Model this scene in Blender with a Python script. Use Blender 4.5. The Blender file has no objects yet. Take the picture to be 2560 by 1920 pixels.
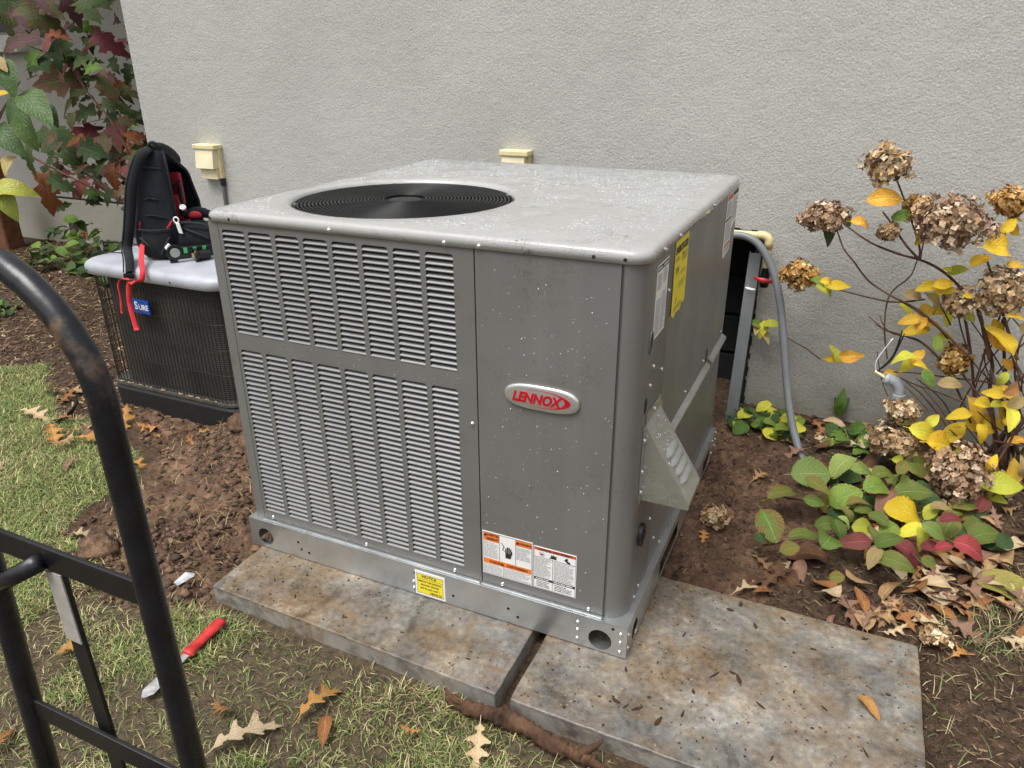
import bpy, math, random
import numpy as np
from mathutils import Vector, Matrix
random.seed(7); RNG = np.random.default_rng(7)
SC = bpy.context.scene; COL = SC.collection
R = math.radians

# ------------------------------------------------------------------ camera
cam_d = bpy.data.cameras.new('camera'); cam = bpy.data.objects.new('camera', cam_d); COL.objects.link(cam)
cam_d.sensor_width = 36; cam_d.lens = 26.13; cam_d.clip_start = .02; cam_d.clip_end = 500
PITCH, YAW, ROLL = .4130, .4276, -.0046
_f = Vector((-math.sin(YAW)*math.cos(PITCH), math.cos(YAW)*math.cos(PITCH), -math.sin(PITCH)))
_r = Vector((math.cos(YAW), math.sin(YAW), 0)); _u = _r.cross(_f)
_r2 = math.cos(ROLL)*_r+math.sin(ROLL)*_u; _u2 = -math.sin(ROLL)*_r+math.cos(ROLL)*_u
mw = Matrix((_r2, _u2, -_f)).transposed().to_4x4(); mw.translation = (.3649, -1.5357, 1.4955)
cam.matrix_world = mw; SC.camera = cam

# ------------------------------------------------------------------ overcast sky and a very soft sun
SUN_EL, SUN_AZ = R(66), R(200)
w = bpy.data.worlds.new('World'); SC.world = w; w.use_nodes = True
wn = w.node_tree.nodes; wl = w.node_tree.links
sky = wn.new('ShaderNodeTexSky'); sky.sky_type = 'NISHITA'; sky.sun_disc = False
sky.sun_elevation = SUN_EL; sky.sun_rotation = SUN_AZ; sky.dust_density = 6; sky.air_density = 1.5; sky.altitude = 100
hs = wn.new('ShaderNodeHueSaturation'); hs.inputs['Saturation'].default_value = .12
wl.new(sky.outputs[0], hs.inputs['Color']); wl.new(hs.outputs[0], wn['Background'].inputs[0])
wn['Background'].inputs[1].default_value = .105
sd = bpy.data.lights.new('sun', 'SUN'); sun = bpy.data.objects.new('sun', sd); COL.objects.link(sun)
sd.energy = 1.5; sd.angle = R(32); sd.color = (1, .98, .95)
sdir = Vector((math.sin(SUN_AZ)*math.cos(SUN_EL), math.cos(SUN_AZ)*math.cos(SUN_EL), math.sin(SUN_EL)))
sun.rotation_euler = sdir.to_track_quat('Z', 'Y').to_euler()
SC.view_settings.view_transform = 'Standard'; SC.view_settings.look = 'None'
SC.view_settings.exposure = .75; SC.view_settings.gamma = 1; SC.view_settings.use_curve_mapping = False
SC.render.engine = 'CYCLES'
SC.cycles.use_denoising = True; SC.cycles.max_bounces = 8; SC.cycles.transparent_max_bounces = 4

# ------------------------------------------------------------------ helpers
def link(o): COL.objects.link(o); return o
def thing(name, label, cat, loc=(0, 0, 0), group=None):
    o = bpy.data.objects.new(name, None); o.location = loc; o.empty_display_size = .05; link(o)
    o['label'] = label; o['category'] = cat
    if group: o['group'] = group
    return o
def tag(o, label=None, cat=None, group=None, kind=None):
    for k, v in (('label', label), ('category', cat), ('group', group), ('kind', kind)):
        if v: o[k] = v
    return o
def wloc(o):
    l = Vector(o.location)
    while o.parent: o = o.parent; l += Vector(o.location)
    return l
def attach(o, parent):
    if parent is not None:
        o.parent = parent; o.location = Vector(o.location)-wloc(parent)
    return o
class MB:
    def __init__(s): s.v = []; s.f = []; s.uv = None
    def add(s, vs, fs):
        n = len(s.v); s.v += [tuple(p) for p in vs]; s.f += [tuple(i+n for i in f) for f in fs]; return s
    def box(s, x0, x1, y0, y1, z0, z1):
        return s.add([(x0,y0,z0),(x1,y0,z0),(x1,y1,z0),(x0,y1,z0),(x0,y0,z1),(x1,y0,z1),(x1,y1,z1),(x0,y1,z1)],
            [(0,3,2,1),(4,5,6,7),(0,1,5,4),(1,2,6,5),(2,3,7,6),(3,0,4,7)])
    def obox(s, c, a, b, d):                     # centre and three half axes
        c, a, b, d = map(Vector, (c, a, b, d)); vs = [c+i*a+j*b+k*d for k in (-1,1) for i, j in ((-1,-1),(1,-1),(1,1),(-1,1))]
        return s.add(vs, [(0,3,2,1),(4,5,6,7),(0,1,5,4),(1,2,6,5),(2,3,7,6),(3,0,4,7)])
    def tube(s, pts, r, n=8, cap=True, sx=1., ref=None):
        pts = [Vector(p) for p in pts]; m = len(pts)
        rs = list(r) if hasattr(r, '__len__') else [r]*m
        prev = None; vs = []
        for i, p in enumerate(pts):
            t = (pts[min(i+1, m-1)]-pts[max(i-1, 0)]).normalized()
            if prev is None:
                q = Vector(ref) if ref else (Vector((0,0,1)) if abs(t.z) < .9 else Vector((1,0,0)))
            else: q = prev
            a = (q-t*q.dot(t)).normalized(); b = t.cross(a); prev = a
            for k in range(n):
                th = 2*math.pi*k/n; vs.append(p+rs[i]*(math.cos(th)*a+math.sin(th)*b*sx))
        fs = [(i*n+k, i*n+(k+1)%n, (i+1)*n+(k+1)%n, (i+1)*n+k) for i in range(m-1) for k in range(n)]
        if cap: fs += [tuple(range(n))[::-1], tuple((m-1)*n+k for k in range(n))]
        return s.add(vs, fs)
    def loft(s, loops, cap0=True, cap1=True):
        n = len(loops[0]); vs = [p for l in loops for p in l]
        fs = [(i*n+k, i*n+(k+1)%n, (i+1)*n+(k+1)%n, (i+1)*n+k) for i in range(len(loops)-1) for k in range(n)]
        if cap0: fs.append(tuple(range(n))[::-1])
        if cap1: fs.append(tuple((len(loops)-1)*n+k for k in range(n)))
        return s.add(vs, fs)
    def cyl(s, a, b, r, n=16, r2=None): return s.tube([a, b], [r, r if r2 is None else r2], n)
    def ball(s, c, rx, ry, rz, n=12, m=8, jit=0, seed=0):
        rg = random.Random(seed); vs = []; c = Vector(c)
        for j in range(m+1):
            ph = math.pi*j/m-math.pi/2
            for k in range(n):
                th = 2*math.pi*k/n; q = 1+jit*(rg.random()-.5)
                vs.append(c+Vector((rx*math.cos(ph)*math.cos(th), ry*math.cos(ph)*math.sin(th), rz*math.sin(ph)))*q)
        return s.add(vs, [(j*n+k, j*n+(k+1)%n, (j+1)*n+(k+1)%n, (j+1)*n+k) for j in range(m) for k in range(n)])
    def mesh(s, name):
        me = bpy.data.meshes.new(name); me.from_pydata(s.v, [], s.f)
        if s.uv:
            l = me.uv_layers.new(name='UVMap'); vi = np.empty(len(me.loops), np.int32); me.loops.foreach_get('vertex_index', vi)
            l.data.foreach_set('uv', np.array(s.uv, np.float32)[vi].ravel())
        me.validate(); return me
    def build(s, name, m, parent=None, smooth=False, bevel=0, seg=2, ang=35, sub=0):
        me = s.mesh(name); o = bpy.data.objects.new(name, me); link(o)
        if m: me.materials.append(m)
        if smooth: me.shade_smooth()
        if bevel:
            b = o.modifiers.new('bevel', 'BEVEL'); b.width = bevel; b.segments = seg; b.limit_method = 'ANGLE'; b.angle_limit = R(40)
            if smooth: o.modifiers.new('wn', 'WEIGHTED_NORMAL').keep_sharp = False
        if sub: q = o.modifiers.new('sub', 'SUBSURF'); q.levels = q.render_levels = sub
        return attach(o, parent)
def inst(me, name, parent, loc, rot=None, sc=None):
    o = bpy.data.objects.new(name, me); o.location = loc
    if rot is not None:
        if isinstance(rot, Matrix): o.rotation_euler = rot.to_euler()
        else: o.rotation_euler = rot
    if sc is not None: o.scale = (sc, sc, sc) if not hasattr(sc, '__len__') else sc
    link(o); return attach(o, parent)
def np_mesh(name, V, Q, m, cols=None, smooth=False):
    me = bpy.data.meshes.new(name); k = Q.shape[1]
    me.vertices.add(len(V)); me.vertices.foreach_set('co', V.astype(np.float32).ravel())
    me.loops.add(Q.size); me.loops.foreach_set('vertex_index', Q.astype(np.int32).ravel())
    me.polygons.add(len(Q)); me.polygons.foreach_set('loop_start', np.arange(0, Q.size, k, dtype=np.int32))
    if cols is not None:
        a = me.color_attributes.new('col', 'FLOAT_COLOR', 'POINT'); a.data.foreach_set('color', cols.astype(np.float32).ravel())
    me.update(calc_edges=True); me.materials.append(m)
    if smooth: me.shade_smooth()
    o = bpy.data.objects.new(name, me); link(o); return o
def rrect(x0, x1, y0, y1, r, n=6, z=0.):
    rs = r if hasattr(r, '__len__') else [r]*4   # corners: ++, -+, --, +-
    out = []
    for (cx, cy, a0, q) in ((x1-rs[0], y1-rs[0], 0, rs[0]), (x0+rs[1], y1-rs[1], 90, rs[1]), (x0+rs[2], y0+rs[2], 180, rs[2]), (x1-rs[3], y0+rs[3], 270, rs[3])):
        for i in range(n+1):
            a = R(a0+90*i/n); out.append((cx+q*math.cos(a), cy+q*math.sin(a), z))
    return out
def vnoise(x, y, s=0):
    xi = np.floor(x).astype(np.int64); yi = np.floor(y).astype(np.int64); fx = x-xi; fy = y-yi
    def h(a, b):
        t = (a*374761393+b*668265263+s*974711)&0x7fffffff; t = ((t^(t>>13))*1274126177)&0x7fffffff; return ((t^(t>>16))&0xffff)/65535.
    u = fx*fx*(3-2*fx); v = fy*fy*(3-2*fy)
    return (h(xi,yi)*(1-u)+h(xi+1,yi)*u)*(1-v)+(h(xi,yi+1)*(1-u)+h(xi+1,yi+1)*u)*v
def fbm(x, y, o=4, s=0):
    x = np.asarray(x, float); y = np.asarray(y, float); r = 0; a = .5
    for i in range(o): r = r+a*(vnoise(x, y, s+i)-.5); x = x*2.03+7.1; y = y*2.03-3.7; a *= .5
    return r

# ------------------------------------------------------------------ material helpers
class NT:
    def __init__(s, name):
        s.m = bpy.data.materials.new(name); s.m.use_nodes = True; s.n = s.m.node_tree.nodes; s.l = s.m.node_tree.links
        s.b = s.n['Principled BSDF']; s.tc = s.n.new('ShaderNodeTexCoord')
    def set(s, **k):
        for a, v in k.items():
            a = {'col':'Base Color','rough':'Roughness','metal':'Metallic','spec':'Specular IOR Level','coat':'Coat Weight','crough':'Coat Roughness','trans':'Transmission Weight','aniso':'Anisotropic'}.get(a, a)
            i = s.b.inputs[a]
            if hasattr(v, 'links'): s.l.new(v, i)
            else: i.default_value = (*v, 1) if isinstance(v, tuple) and len(v) == 3 else v
        return s
    def co(s, kind='Object', scale=None, rot=None):
        o = s.tc.outputs[kind]
        if scale or rot:
            mp = s.n.new('ShaderNodeMapping'); s.l.new(o, mp.inputs[0]); o = mp.outputs[0]
            if scale: mp.inputs['Scale'].default_value = scale
            if rot: mp.inputs['Rotation'].default_value = rot
        return o
    def noise(s, scale, detail=4, rough=.55, co=None, dist=0):
        t = s.n.new('ShaderNodeTexNoise'); t.inputs['Scale'].default_value = scale; t.inputs['Detail'].default_value = detail
        t.inputs['Roughness'].default_value = rough; t.inputs['Distortion'].default_value = dist
        s.l.new(co or s.tc.outputs['Object'], t.inputs['Vector']); return t.outputs['Fac']
    def vor(s, scale, co=None, feat='F1', out='Distance'):
        t = s.n.new('ShaderNodeTexVoronoi'); t.inputs['Scale'].default_value = scale; t.feature = feat
        s.l.new(co or s.tc.outputs['Object'], t.inputs['Vector']); return t.outputs[out]
    def ramp(s, fac, *st, interp='LINEAR'):
        t = s.n.new('ShaderNodeValToRGB'); e = t.color_ramp.elements; t.color_ramp.interpolation = interp
        while len(e) < len(st): e.new(.5)
        for i, (p, c) in enumerate(st):
            e[i].position = p; c = (c, c, c) if not hasattr(c, '__len__') else c; e[i].color = (*c, 1)
        s.l.new(fac, t.inputs[0]); return t.outputs[0]
    def mix(s, fac, a, b, mode='MIX'):
        t = s.n.new('ShaderNodeMix'); t.data_type = 'RGBA'; t.blend_type = mode; t.clamp_factor = True
        for v, i in ((fac, t.inputs[0]), (a, t.inputs[6]), (b, t.inputs[7])):
            if hasattr(v, 'links'): s.l.new(v, i)
            elif i.type == 'VALUE': i.default_value = v
            else: i.default_value = (*v, 1)
        return t.outputs[2]
    def math(s, op, a, b=None, c=None):
        t = s.n.new('ShaderNodeMath'); t.operation = op
        for v, i in ((a, 0), (b, 1), (c, 2)):
            if v is None: continue
            if hasattr(v, 'links'): s.l.new(v, t.inputs[i])
            else: t.inputs[i].default_value = v
        return t.outputs[0]
    def sep(s, v):
        t = s.n.new('ShaderNodeSeparateXYZ'); s.l.new(v, t.inputs[0]); return t.outputs
    def attr(s, name, out='Color'):
        t = s.n.new('ShaderNodeAttribute'); t.attribute_name = name; return t.outputs[out]
    def rnd(s): t = s.n.new('ShaderNodeObjectInfo'); return t.outputs['Random']
    def bump(s, h, strength=.3, dist=.01, nrm=None):
        t = s.n.new('ShaderNodeBump'); t.inputs['Strength'].default_value = strength; t.inputs['Distance'].default_value = dist
        s.l.new(h, t.inputs['Height'])
        if nrm: s.l.new(nrm, t.inputs['Normal'])
        s.l.new(t.outputs[0], s.b.inputs['Normal']); return t.outputs[0]
def simple(name, c, rough=.5, metal=0., var=.15, vs=8, bmp=0., bs=150, **k):
    t = NT(name); n = t.noise(vs, 5)
    lo = tuple(x*(1-var) for x in c); hi = tuple(min(1, x*(1+var)) for x in c)
    t.set(col=t.ramp(n, (.3, lo), (.7, hi)), rough=rough, metal=metal, **k)
    if bmp: t.bump(t.noise(bs, 3), bmp, .002)
    return t.m
# ------------------------------------------------------------------ materials
MT = {}
def m_stucco(name, c, dirt=True):
    t = NT(name); g = t.co()
    n = t.noise(1.1, 6, .6, co=g); f = t.noise(130, 3, .6, co=g)
    col = t.ramp(n, (.3, tuple(x*.90 for x in c)), (.7, tuple(x*1.06 for x in c)))
    col = t.mix(t.ramp(f, (.38, 0.), (.60, 1.)), t.mix(1., col, (.80,.80,.79), 'MULTIPLY'), col)
    if dirt:
        z = t.sep(g)[2]; zz = t.math('ADD', z, t.math('MULTIPLY', t.noise(6, 4, co=g), .35))
        col = t.mix(t.ramp(zz, (.12, .75), (.42, 0.)), col, (.20,.185,.13))
        st = t.noise(5, 4, co=t.co(scale=(1,1,.08))); col = t.mix(t.math('MULTIPLY', t.ramp(st, (.6, 0.), (.8, 1.)), .12), col, (.3,.3,.27))
    t.set(col=col, rough=.92, spec=.2)
    h = t.math('ADD', t.noise(120, 3, .6, co=g), t.math('MULTIPLY', t.noise(14, 3, co=g), 1.2))
    t.bump(h, .8, .0045); return t.m
MT['stucco'] = m_stucco('stucco', (.480,.478,.452))
MT['stucco2'] = m_stucco('stucco_recess', (.43,.423,.395), False)
MT['plinth'] = m_stucco('plinth_render', (.42,.40,.34), False)
def m_paint(name, c, dirt=.5, wet=False, metal=.25):
    t = NT(name); g = t.co()
    n = t.noise(2.5, 4, co=g); col = t.ramp(n, (.3, tuple(x*.93 for x in c)), (.7, tuple(x*1.06 for x in c)))
    # dried mud smears and bits
    a = t.noise(9, 6, .65, co=g, dist=.8); b = t.noise(60, 4, .6, co=g, dist=1.5)
    d = t.math('MULTIPLY', t.ramp(a, (.55, 0.), (.68, 1.)), t.ramp(b, (.49, 0.), (.60, 1.)))
    col = t.mix(t.math('MULTIPLY', d, dirt), col, (.11,.075,.04))
    # faint run marks
    st = t.noise(14, 3, co=t.co(scale=(1,1,.05))); col = t.mix(t.math('MULTIPLY', t.ramp(st, (.55, 0.), (.75, 1.)), .15), col, (.30,.29,.27))
    rg = t.ramp(t.noise(5, 3, co=g), (.3, .30), (.7, .46))
    t.set(col=col, rough=rg, metal=metal, spec=.5)
    if wet:
        sk = t.noise(7, 3, co=t.co(scale=(.45,1.6,1), rot=(0,0,R(35)))); be = t.vor(260, g)
        beads = t.math('MULTIPLY', t.ramp(be, (.1, 1.), (.45, 0.)), t.ramp(sk, (.42, 0.), (.62, 1.)))
        t.set(rough=t.ramp(t.math('ADD', sk, t.math('MULTIPLY', be, .1)), (.35, .16), (.7, .42)), coat=.6, crough=.10)
        t.bump(t.math('ADD', beads, t.math('MULTIPLY', t.noise(400, 2, co=g), .25)), .55, .0016)
    else: t.bump(t.math('ADD', t.math('MULTIPLY', t.noise(700, 2, co=g), .06), t.math('MULTIPLY', t.noise(2.2, 2, co=g), 1.)), .5, .004)
    return t.m
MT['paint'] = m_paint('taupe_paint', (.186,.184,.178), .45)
MT['lid'] = m_paint('wet_skylit_taupe_paint', (.37,.37,.362), .9, True, .0)  # wet cover: base colour lightened to carry the sky's sheen on the top
MT['louver'] = m_paint('louver_paint', (.235,.236,.232), .3)
def m_galv(name, c=(.60,.625,.635), rough=.30):
    t = NT(name); g = t.co()
    v = t.vor(28, g, out='Color'); n = t.noise(4, 4, co=g)
    vv = t.sep(v)[0]; f = t.math('ADD', t.math('MULTIPLY', vv, .14), t.math('MULTIPLY', n, .8))
    t.set(col=t.ramp(f, (.25, tuple(x*.80 for x in c)), (.75, tuple(x*1.1 for x in c))), metal=.85, rough=t.ramp(f, (.2, rough-.08), (.8, rough+.14)))
    t.bump(t.noise(300, 2, co=g), .05, .001); return t.m
MT['galv'] = m_galv('galvanised_steel'); MT['galv_old'] = m_galv('weathered_galvanised', (.26,.275,.285), .5)
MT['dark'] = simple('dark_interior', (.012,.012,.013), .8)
MT['fins'] = simple('coil_dark', (.03,.032,.034), .6)
MT['black_plastic'] = simple('black_plastic', (.006,.0065,.0075), .26, 0, .2, 30, .1)
MT['guard'] = simple('black_wire_coat', (.003,.0033,.004), .30, 0, .2, 30, .1, spec=.18)
MT['screw'] = simple('zinc_screw', (.75,.76,.77), .22, .9)
MT['rubber'] = simple('black_rubber', (.012,.012,.012), .45)
MT['white'] = simple('label_white', (.80,.80,.79), .5, 0, .03)
MT['orange'] = simple('label_orange', (.80,.20,.035), .5, 0, .04)
MT['redorange'] = simple('label_red_orange', (.62,.10,.03), .5, 0, .04)
MT['yellow'] = simple('label_yellow', (.82,.68,.03), .5, 0, .04)
MT['ink'] = simple('ink', (.02,.02,.02), .6, 0, .05)
MT['greyink'] = simple('print_grey', (.26,.26,.27), .6, 0, .1)
MT['badge'] = simple('badge_silver', (.62,.62,.60), .30, .75, .04)
MT['red_enamel'] = simple('badge_red', (.50,.008,.02), .25, .1, .1)
MT['cream'] = simple('cream_plastic', (.72,.62,.36), .5, 0, .10, 14, .1)
MT['cream2'] = simple('cream_plastic_pale', (.78,.70,.48), .5, 0, .08, 14, .1)
MT['pvc'] = simple('cream_pvc', (.70,.58,.30), .38, 0, .12, 20)
MT['conduit'] = simple('grey_conduit', (.17,.18,.19), .42, 0, .08, 20)
MT['fitting'] = simple('grey_fitting', (.36,.39,.42), .4, 0, .06, 20)
MT['red_plastic'] = simple('red_plastic', (.46,.03,.03), .45, 0, .35, 40, .2, 120)
MT['glassy'] = simple('water', (.85,.88,.90), .05, 0, 0, trans=.5, spec=.8); MT['beads'] = simple('water_beads', (.72,.74,.75), .10, 0, 0, trans=.4, spec=.9)  # beads: whitish body colour stands in for reflected sky
MT['oldlid'] = simple('old_lid_paint', (.37,.385,.43), .42, 0, .16, 9, .06, 200)
MT['wire'] = simple('guard_wire', (.022,.02,.018), .5, .2)
MT['pan'] = simple('plastic_pad', (.008,.008,.008), .65, 0, .3, 20, .4, 40)
def m_coil():
    t = NT('old_coil'); g = t.co(); x, y, z = t.sep(g)
    n = t.noise(6, 5, co=g); c = t.ramp(n, (.3, (.030,.029,.027)), (.75, (.075,.07,.062)))
    wv = t.math('SINE', t.math('MULTIPLY', z, 620.)); t.set(col=c, rough=.6, metal=.3); t.bump(wv, .3, .003); return t.m
MT['coil'] = m_coil()
def m_fabric(name, c, b=.5, sc=420):
    t = NT(name); n = t.noise(12, 5); t.set(col=t.ramp(n, (.3, tuple(x*.7 for x in c)), (.7, tuple(x*1.35 for x in c))), rough=.82, spec=.3)
    t.set(**{'Sheen Weight': .04}); h = t.math('ADD', t.noise(sc, 2), t.math('MULTIPLY', t.noise(22, 3), 2.2)); t.bump(h, b, .004); return t.m
MT['cloth'] = m_fabric('black_cloth', (.007,.008,.011)); MT['cloth2'] = m_fabric('charcoal_cloth', (.010,.012,.018))
MT['denim'] = m_fabric('blue_grey_cloth', (.028,.048,.075)); MT['redcloth'] = m_fabric('red_cloth', (.36,.02,.035))
MT['redweb'] = m_fabric('red_webbing', (.62,.035,.045), .25); MT['webedge'] = m_fabric('dark_trim', (.018,.022,.026))
MT['chrome'] = simple('chrome', (.75,.75,.76), .12, 1., .03)
MT['lightplastic'] = simple('white_plastic', (.75,.75,.74), .35, 0, .03)
MT['green'] = simple('vial_green', (.06,.42,.14), .2, 0, .1)
MT['clear'] = simple('clear_lens', (.75,.8,.82), .05, 0, 0, trans=.85)
MT['gold'] = simple('gold_mark', (.5,.36,.12), .4, .6)
MT['blue'] = simple('badge_blue', (.006,.075,.36), .3, 0, .05)
def m_tube():
    t = NT('worn_black_paint'); g = t.co()
    n = t.noise(9, 6, .65, co=g); b = t.noise(45, 4, .6, co=g)
    c = t.ramp(t.noise(25, 3, co=g), (.3, (.004,.0045,.007)), (.7, (.010,.011,.015)))
    f = t.math('MULTIPLY', t.ramp(n, (.56, 0.), (.68, 1.)), t.ramp(b, (.40, .2), (.6, 1.)))
    z = t.sep(g)[2]; f = t.math('MULTIPLY', f, t.ramp(z, (.95, .06), (1.10, .85)))
    c = t.mix(f, c, (.16,.10,.055)); t.set(col=c, rough=t.ramp(b, (.3, .22), (.7, .38)), metal=0., spec=.5)
    t.bump(t.math('ADD', b, t.math('MULTIPLY', n, .6)), .22, .003); return t.m
MT['truck'] = m_tube(); MT['flatbar'] = simple('black_flat_bar', (.006,.006,.007), .42, 0, .3, 30, .15, 60)
MT['tape'] = simple('reflective_tape', (.36,.34,.31), .45, 0, .12, 60, .2, 300)
def m_concrete(name, seed, mud):
    t = NT(name); g = t.co(); o = t.n.new('ShaderNodeVectorMath'); o.operation = 'ADD'; o.inputs[1].default_value = (seed, seed*.7, 0); t.l.new(g, o.inputs[0]); g2 = o.outputs[0]
    big = t.noise(2.6, 4, .55, co=g2); mid = t.noise(13, 6, .65, co=g2, dist=.6); fs_ = t.noise(55, 7, .72, co=g2); fine = t.math('ADD', t.math('MULTIPLY', fs_, .45), t.math('MULTIPLY', t.noise(7, 6, .62, co=g2, dist=.7), .55))
    gr = t.ramp(fine, (.38, (.085,.082,.074)), (.47, (.150,.145,.132)), (.54, (.205,.198,.178)), (.63, (.33,.315,.275)))      # bare cement with grit
    tn = t.ramp(fine, (.38, (.085,.058,.034)), (.47, (.165,.118,.072)), (.55, (.225,.170,.110)), (.64, (.36,.30,.215)))       # trodden mud film
    mm = t.math('ADD', t.math('MULTIPLY', big, .55), t.math('MULTIPLY', mid, .45))
    c = t.mix(t.math('MULTIPLY', t.ramp(mm, (.42, 0.), (.58, 1.)), mud), gr, tn)
    wet = t.noise(1.9, 3, co=t.co(scale=(1,1.4,1), rot=(0,0,.6))); c = t.mix(t.ramp(wet, (.48, 0.), (.60, .45)), c, t.mix(1., c, (.55,.55,.56), 'MULTIPLY'))
    sw = t.noise(26, 6, .75, co=t.co(scale=(.22,1.2,1), rot=(0,0,R(40)))); c = t.mix(t.math('MULTIPLY', t.math('MULTIPLY', t.ramp(sw, (.52, 0.), (.62, 1.)), t.ramp(t.noise(3.4, 3, co=g2), (.50, 0.), (.62, 1.))), .75), c, (.165,.098,.046))
    sp = t.noise(110, 3, .6, co=g2); c = t.mix(t.ramp(sp, (.66, 0.), (.74, .6)), c, (.06,.038,.022))
    z = t.sep(g)[2]; c = t.mix(t.math('MULTIPLY', t.ramp(t.math('MULTIPLY', z, -10.), (.07, 0.), (.16, .8)), t.ramp(mid, (.40, 0.), (.58, 1.))), c, (.30,.29,.265))   # lime bloom on the sides
    t.set(col=c, rough=t.ramp(wet, (.42, .62), (.60, .26)), spec=.45)
    t.bump(t.math('ADD', t.math('MULTIPLY', mid, .6), fs_), .28, .005); return t.m
MT['slab_l'] = m_concrete('concrete_left', 3.1, 1.); MT['slab_r'] = m_concrete('concrete_right', 9.4, 1.)
def m_ground():
    t = NT('soil'); g = t.co(); z = t.attr('col'); d, l, m = t.sep(z)
    n = t.noise(5, 6, .65, co=g); f = t.noise(45, 5, .7, co=g); ff = t.noise(160, 3, .7, co=g)
    dirt = t.ramp(t.math('ADD', t.math('MULTIPLY', n, .5), t.math('MULTIPLY', f, .5)), (.35, (.034,.017,.010)), (.5, (.125,.070,.041)), (.63, (.27,.165,.10)))
    lawn = t.ramp(f, (.3, (.035,.024,.014)), (.7, (.14,.105,.06)))
    mul = t.ramp(f, (.3, (.022,.013,.008)), (.55, (.075,.044,.024)), (.75, (.17,.105,.06)))
    c = t.mix(l, mul, lawn); c = t.mix(d, c, dirt)
    t.set(col=c, rough=t.ramp(n, (.35, .5), (.65, .9)), spec=.35)
    t.bump(t.math('ADD', f, t.math('MULTIPLY', ff, .5)), .9, .015); return t.m
MT['ground'] = m_ground()
def m_vcol(name, rough=.7, spec=.3, trans=0, bump=0):
    t = NT(name); c = t.attr('col'); t.set(col=t.mix(t.ramp(t.noise(60, 3), (.3, .35), (.7, 0.)), c, t.mix(1., c, (.55,.5,.45), 'MULTIPLY')), rough=rough, spec=spec)
    if bump: t.bump(t.noise(90, 4, .7), bump, .006)
    return t.m
MT['grass'] = m_vcol('grass_blades', .55, .35); MT['chips'] = m_vcol('bark_chips', .75, .3, 0, .4); MT['petals'] = m_vcol('dry_petals', .8, .2); MT['clods'] = m_vcol('soil_clods', .7, .35, 0, .9)
def m_leaf(key, c, c2, vein, amount=.5, rough=.34, patch=5., dry=False, spec=.4):
    t = NT('leaf_'+key); uv = t.co('UV'); u, v, _ = t.sep(uv)
    rnd = t.rnd(); au = t.math('ABSOLUTE', u)
    sv = t.math('FRACT', t.math('SUBTRACT', t.math('MULTIPLY', v, 8.), t.math('MULTIPLY', au, 3.2)))
    sv = t.math('ABSOLUTE', t.math('SUBTRACT', sv, .5))
    vm = t.math('MAXIMUM', t.ramp(au, (.03, 1.), (.075, 0.)), t.math('MULTIPLY', t.ramp(sv, (.05, 1.), (.13, 0.)), .65))
    n = t.noise(patch, 5, .6, co=t.co('Object'))
    nn = t.math('ADD', n, t.math('MULTIPLY', t.math('SUBTRACT', rnd, .5), .35))
    ed = t.math('ADD', nn, t.math('MULTIPLY', t.math('SUBTRACT', au, .55), .22))
    col = t.mix(t.math('MULTIPLY', t.ramp(ed, (.42, 0.), (.62, 1.)), amount*1.6), c, c2)
    col = t.mix(t.math('MULTIPLY', vm, .36), col, vein)
    sp = t.noise(22, 5, .65, co=t.co('Object')); spn = t.math('ADD', sp, t.math('MULTIPLY', t.math('SUBTRACT', au, .5), .13)); col = t.mix(t.ramp(spn, (.60, 0.), (.70, .75)), col, (.10,.055,.025))
    hsv = t.n.new('ShaderNodeHueSaturation'); t.l.new(col, hsv.inputs['Color']); t.l.new(t.math('ADD', .8, t.math('MULTIPLY', rnd, .4)), hsv.inputs['Value'])
    t.set(col=hsv.outputs[0], rough=rough, spec=spec)
    t.bump(t.math('ADD', t.math('MULTIPLY', vm, -1.), t.math('MULTIPLY', t.noise(26, 3), .8)), .5, .012)
    # thin blade: some light passes
    tr = t.n.new('ShaderNodeBsdfTranslucent'); t.l.new(hsv.outputs[0], tr.inputs[0]); mx = t.n.new('ShaderNodeMixShader'); mx.inputs[0].default_value = .10 if dry else .20
    t.l.new(t.b.outputs[0], mx.inputs[1]); t.l.new(tr.outputs[0], mx.inputs[2]); t.l.new(mx.outputs[0], t.n['Material Output'].inputs[0]); return t.m
LF = {}
for k, a in {
 'y':((.80,.56,.02),(.74,.38,.03),(.88,.74,.18),.4), 'o':((.76,.47,.04),(.62,.28,.035),(.84,.64,.18),.5), 'l':((.52,.56,.05),(.74,.60,.04),(.72,.74,.24),.5),
 'g':((.095,.20,.026),(.22,.28,.04),(.36,.44,.14),.4), 'g2':((.10,.165,.022),(.20,.12,.03),(.36,.40,.12),.55), 'lb':((.28,.34,.05),(.42,.40,.06),(.5,.55,.2),.5), 'bg':((.055,.12,.026),(.11,.17,.03),(.22,.3,.1),.4), 'd':((.035,.085,.022),(.06,.10,.025),(.13,.20,.07),.4), 't':((.42,.30,.13),(.50,.42,.14),(.55,.45,.25),.5), 'r':((.36,.15,.05),(.45,.22,.06),(.5,.32,.15),.5),
 'rg':((.19,.21,.04),(.24,.025,.03),(.46,.44,.15),.75), 'gr':((.115,.21,.028),(.26,.05,.03),(.48,.54,.2),.45), 'gp':((.19,.29,.06),(.28,.33,.08),(.5,.56,.28),.4), 'ol':((.13,.18,.026),(.24,.17,.05),(.42,.45,.17),.5),
 'pk':((.32,.14,.10),(.24,.23,.07),(.58,.42,.26),.5), 'rd':((.20,.025,.035),(.11,.045,.02),(.44,.20,.15),.4), 'rr':((.34,.025,.045),(.24,.04,.03),(.56,.26,.2),.4)}.items():
    LF[k] = m_leaf(k, *a)
OK_ = {}
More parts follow.
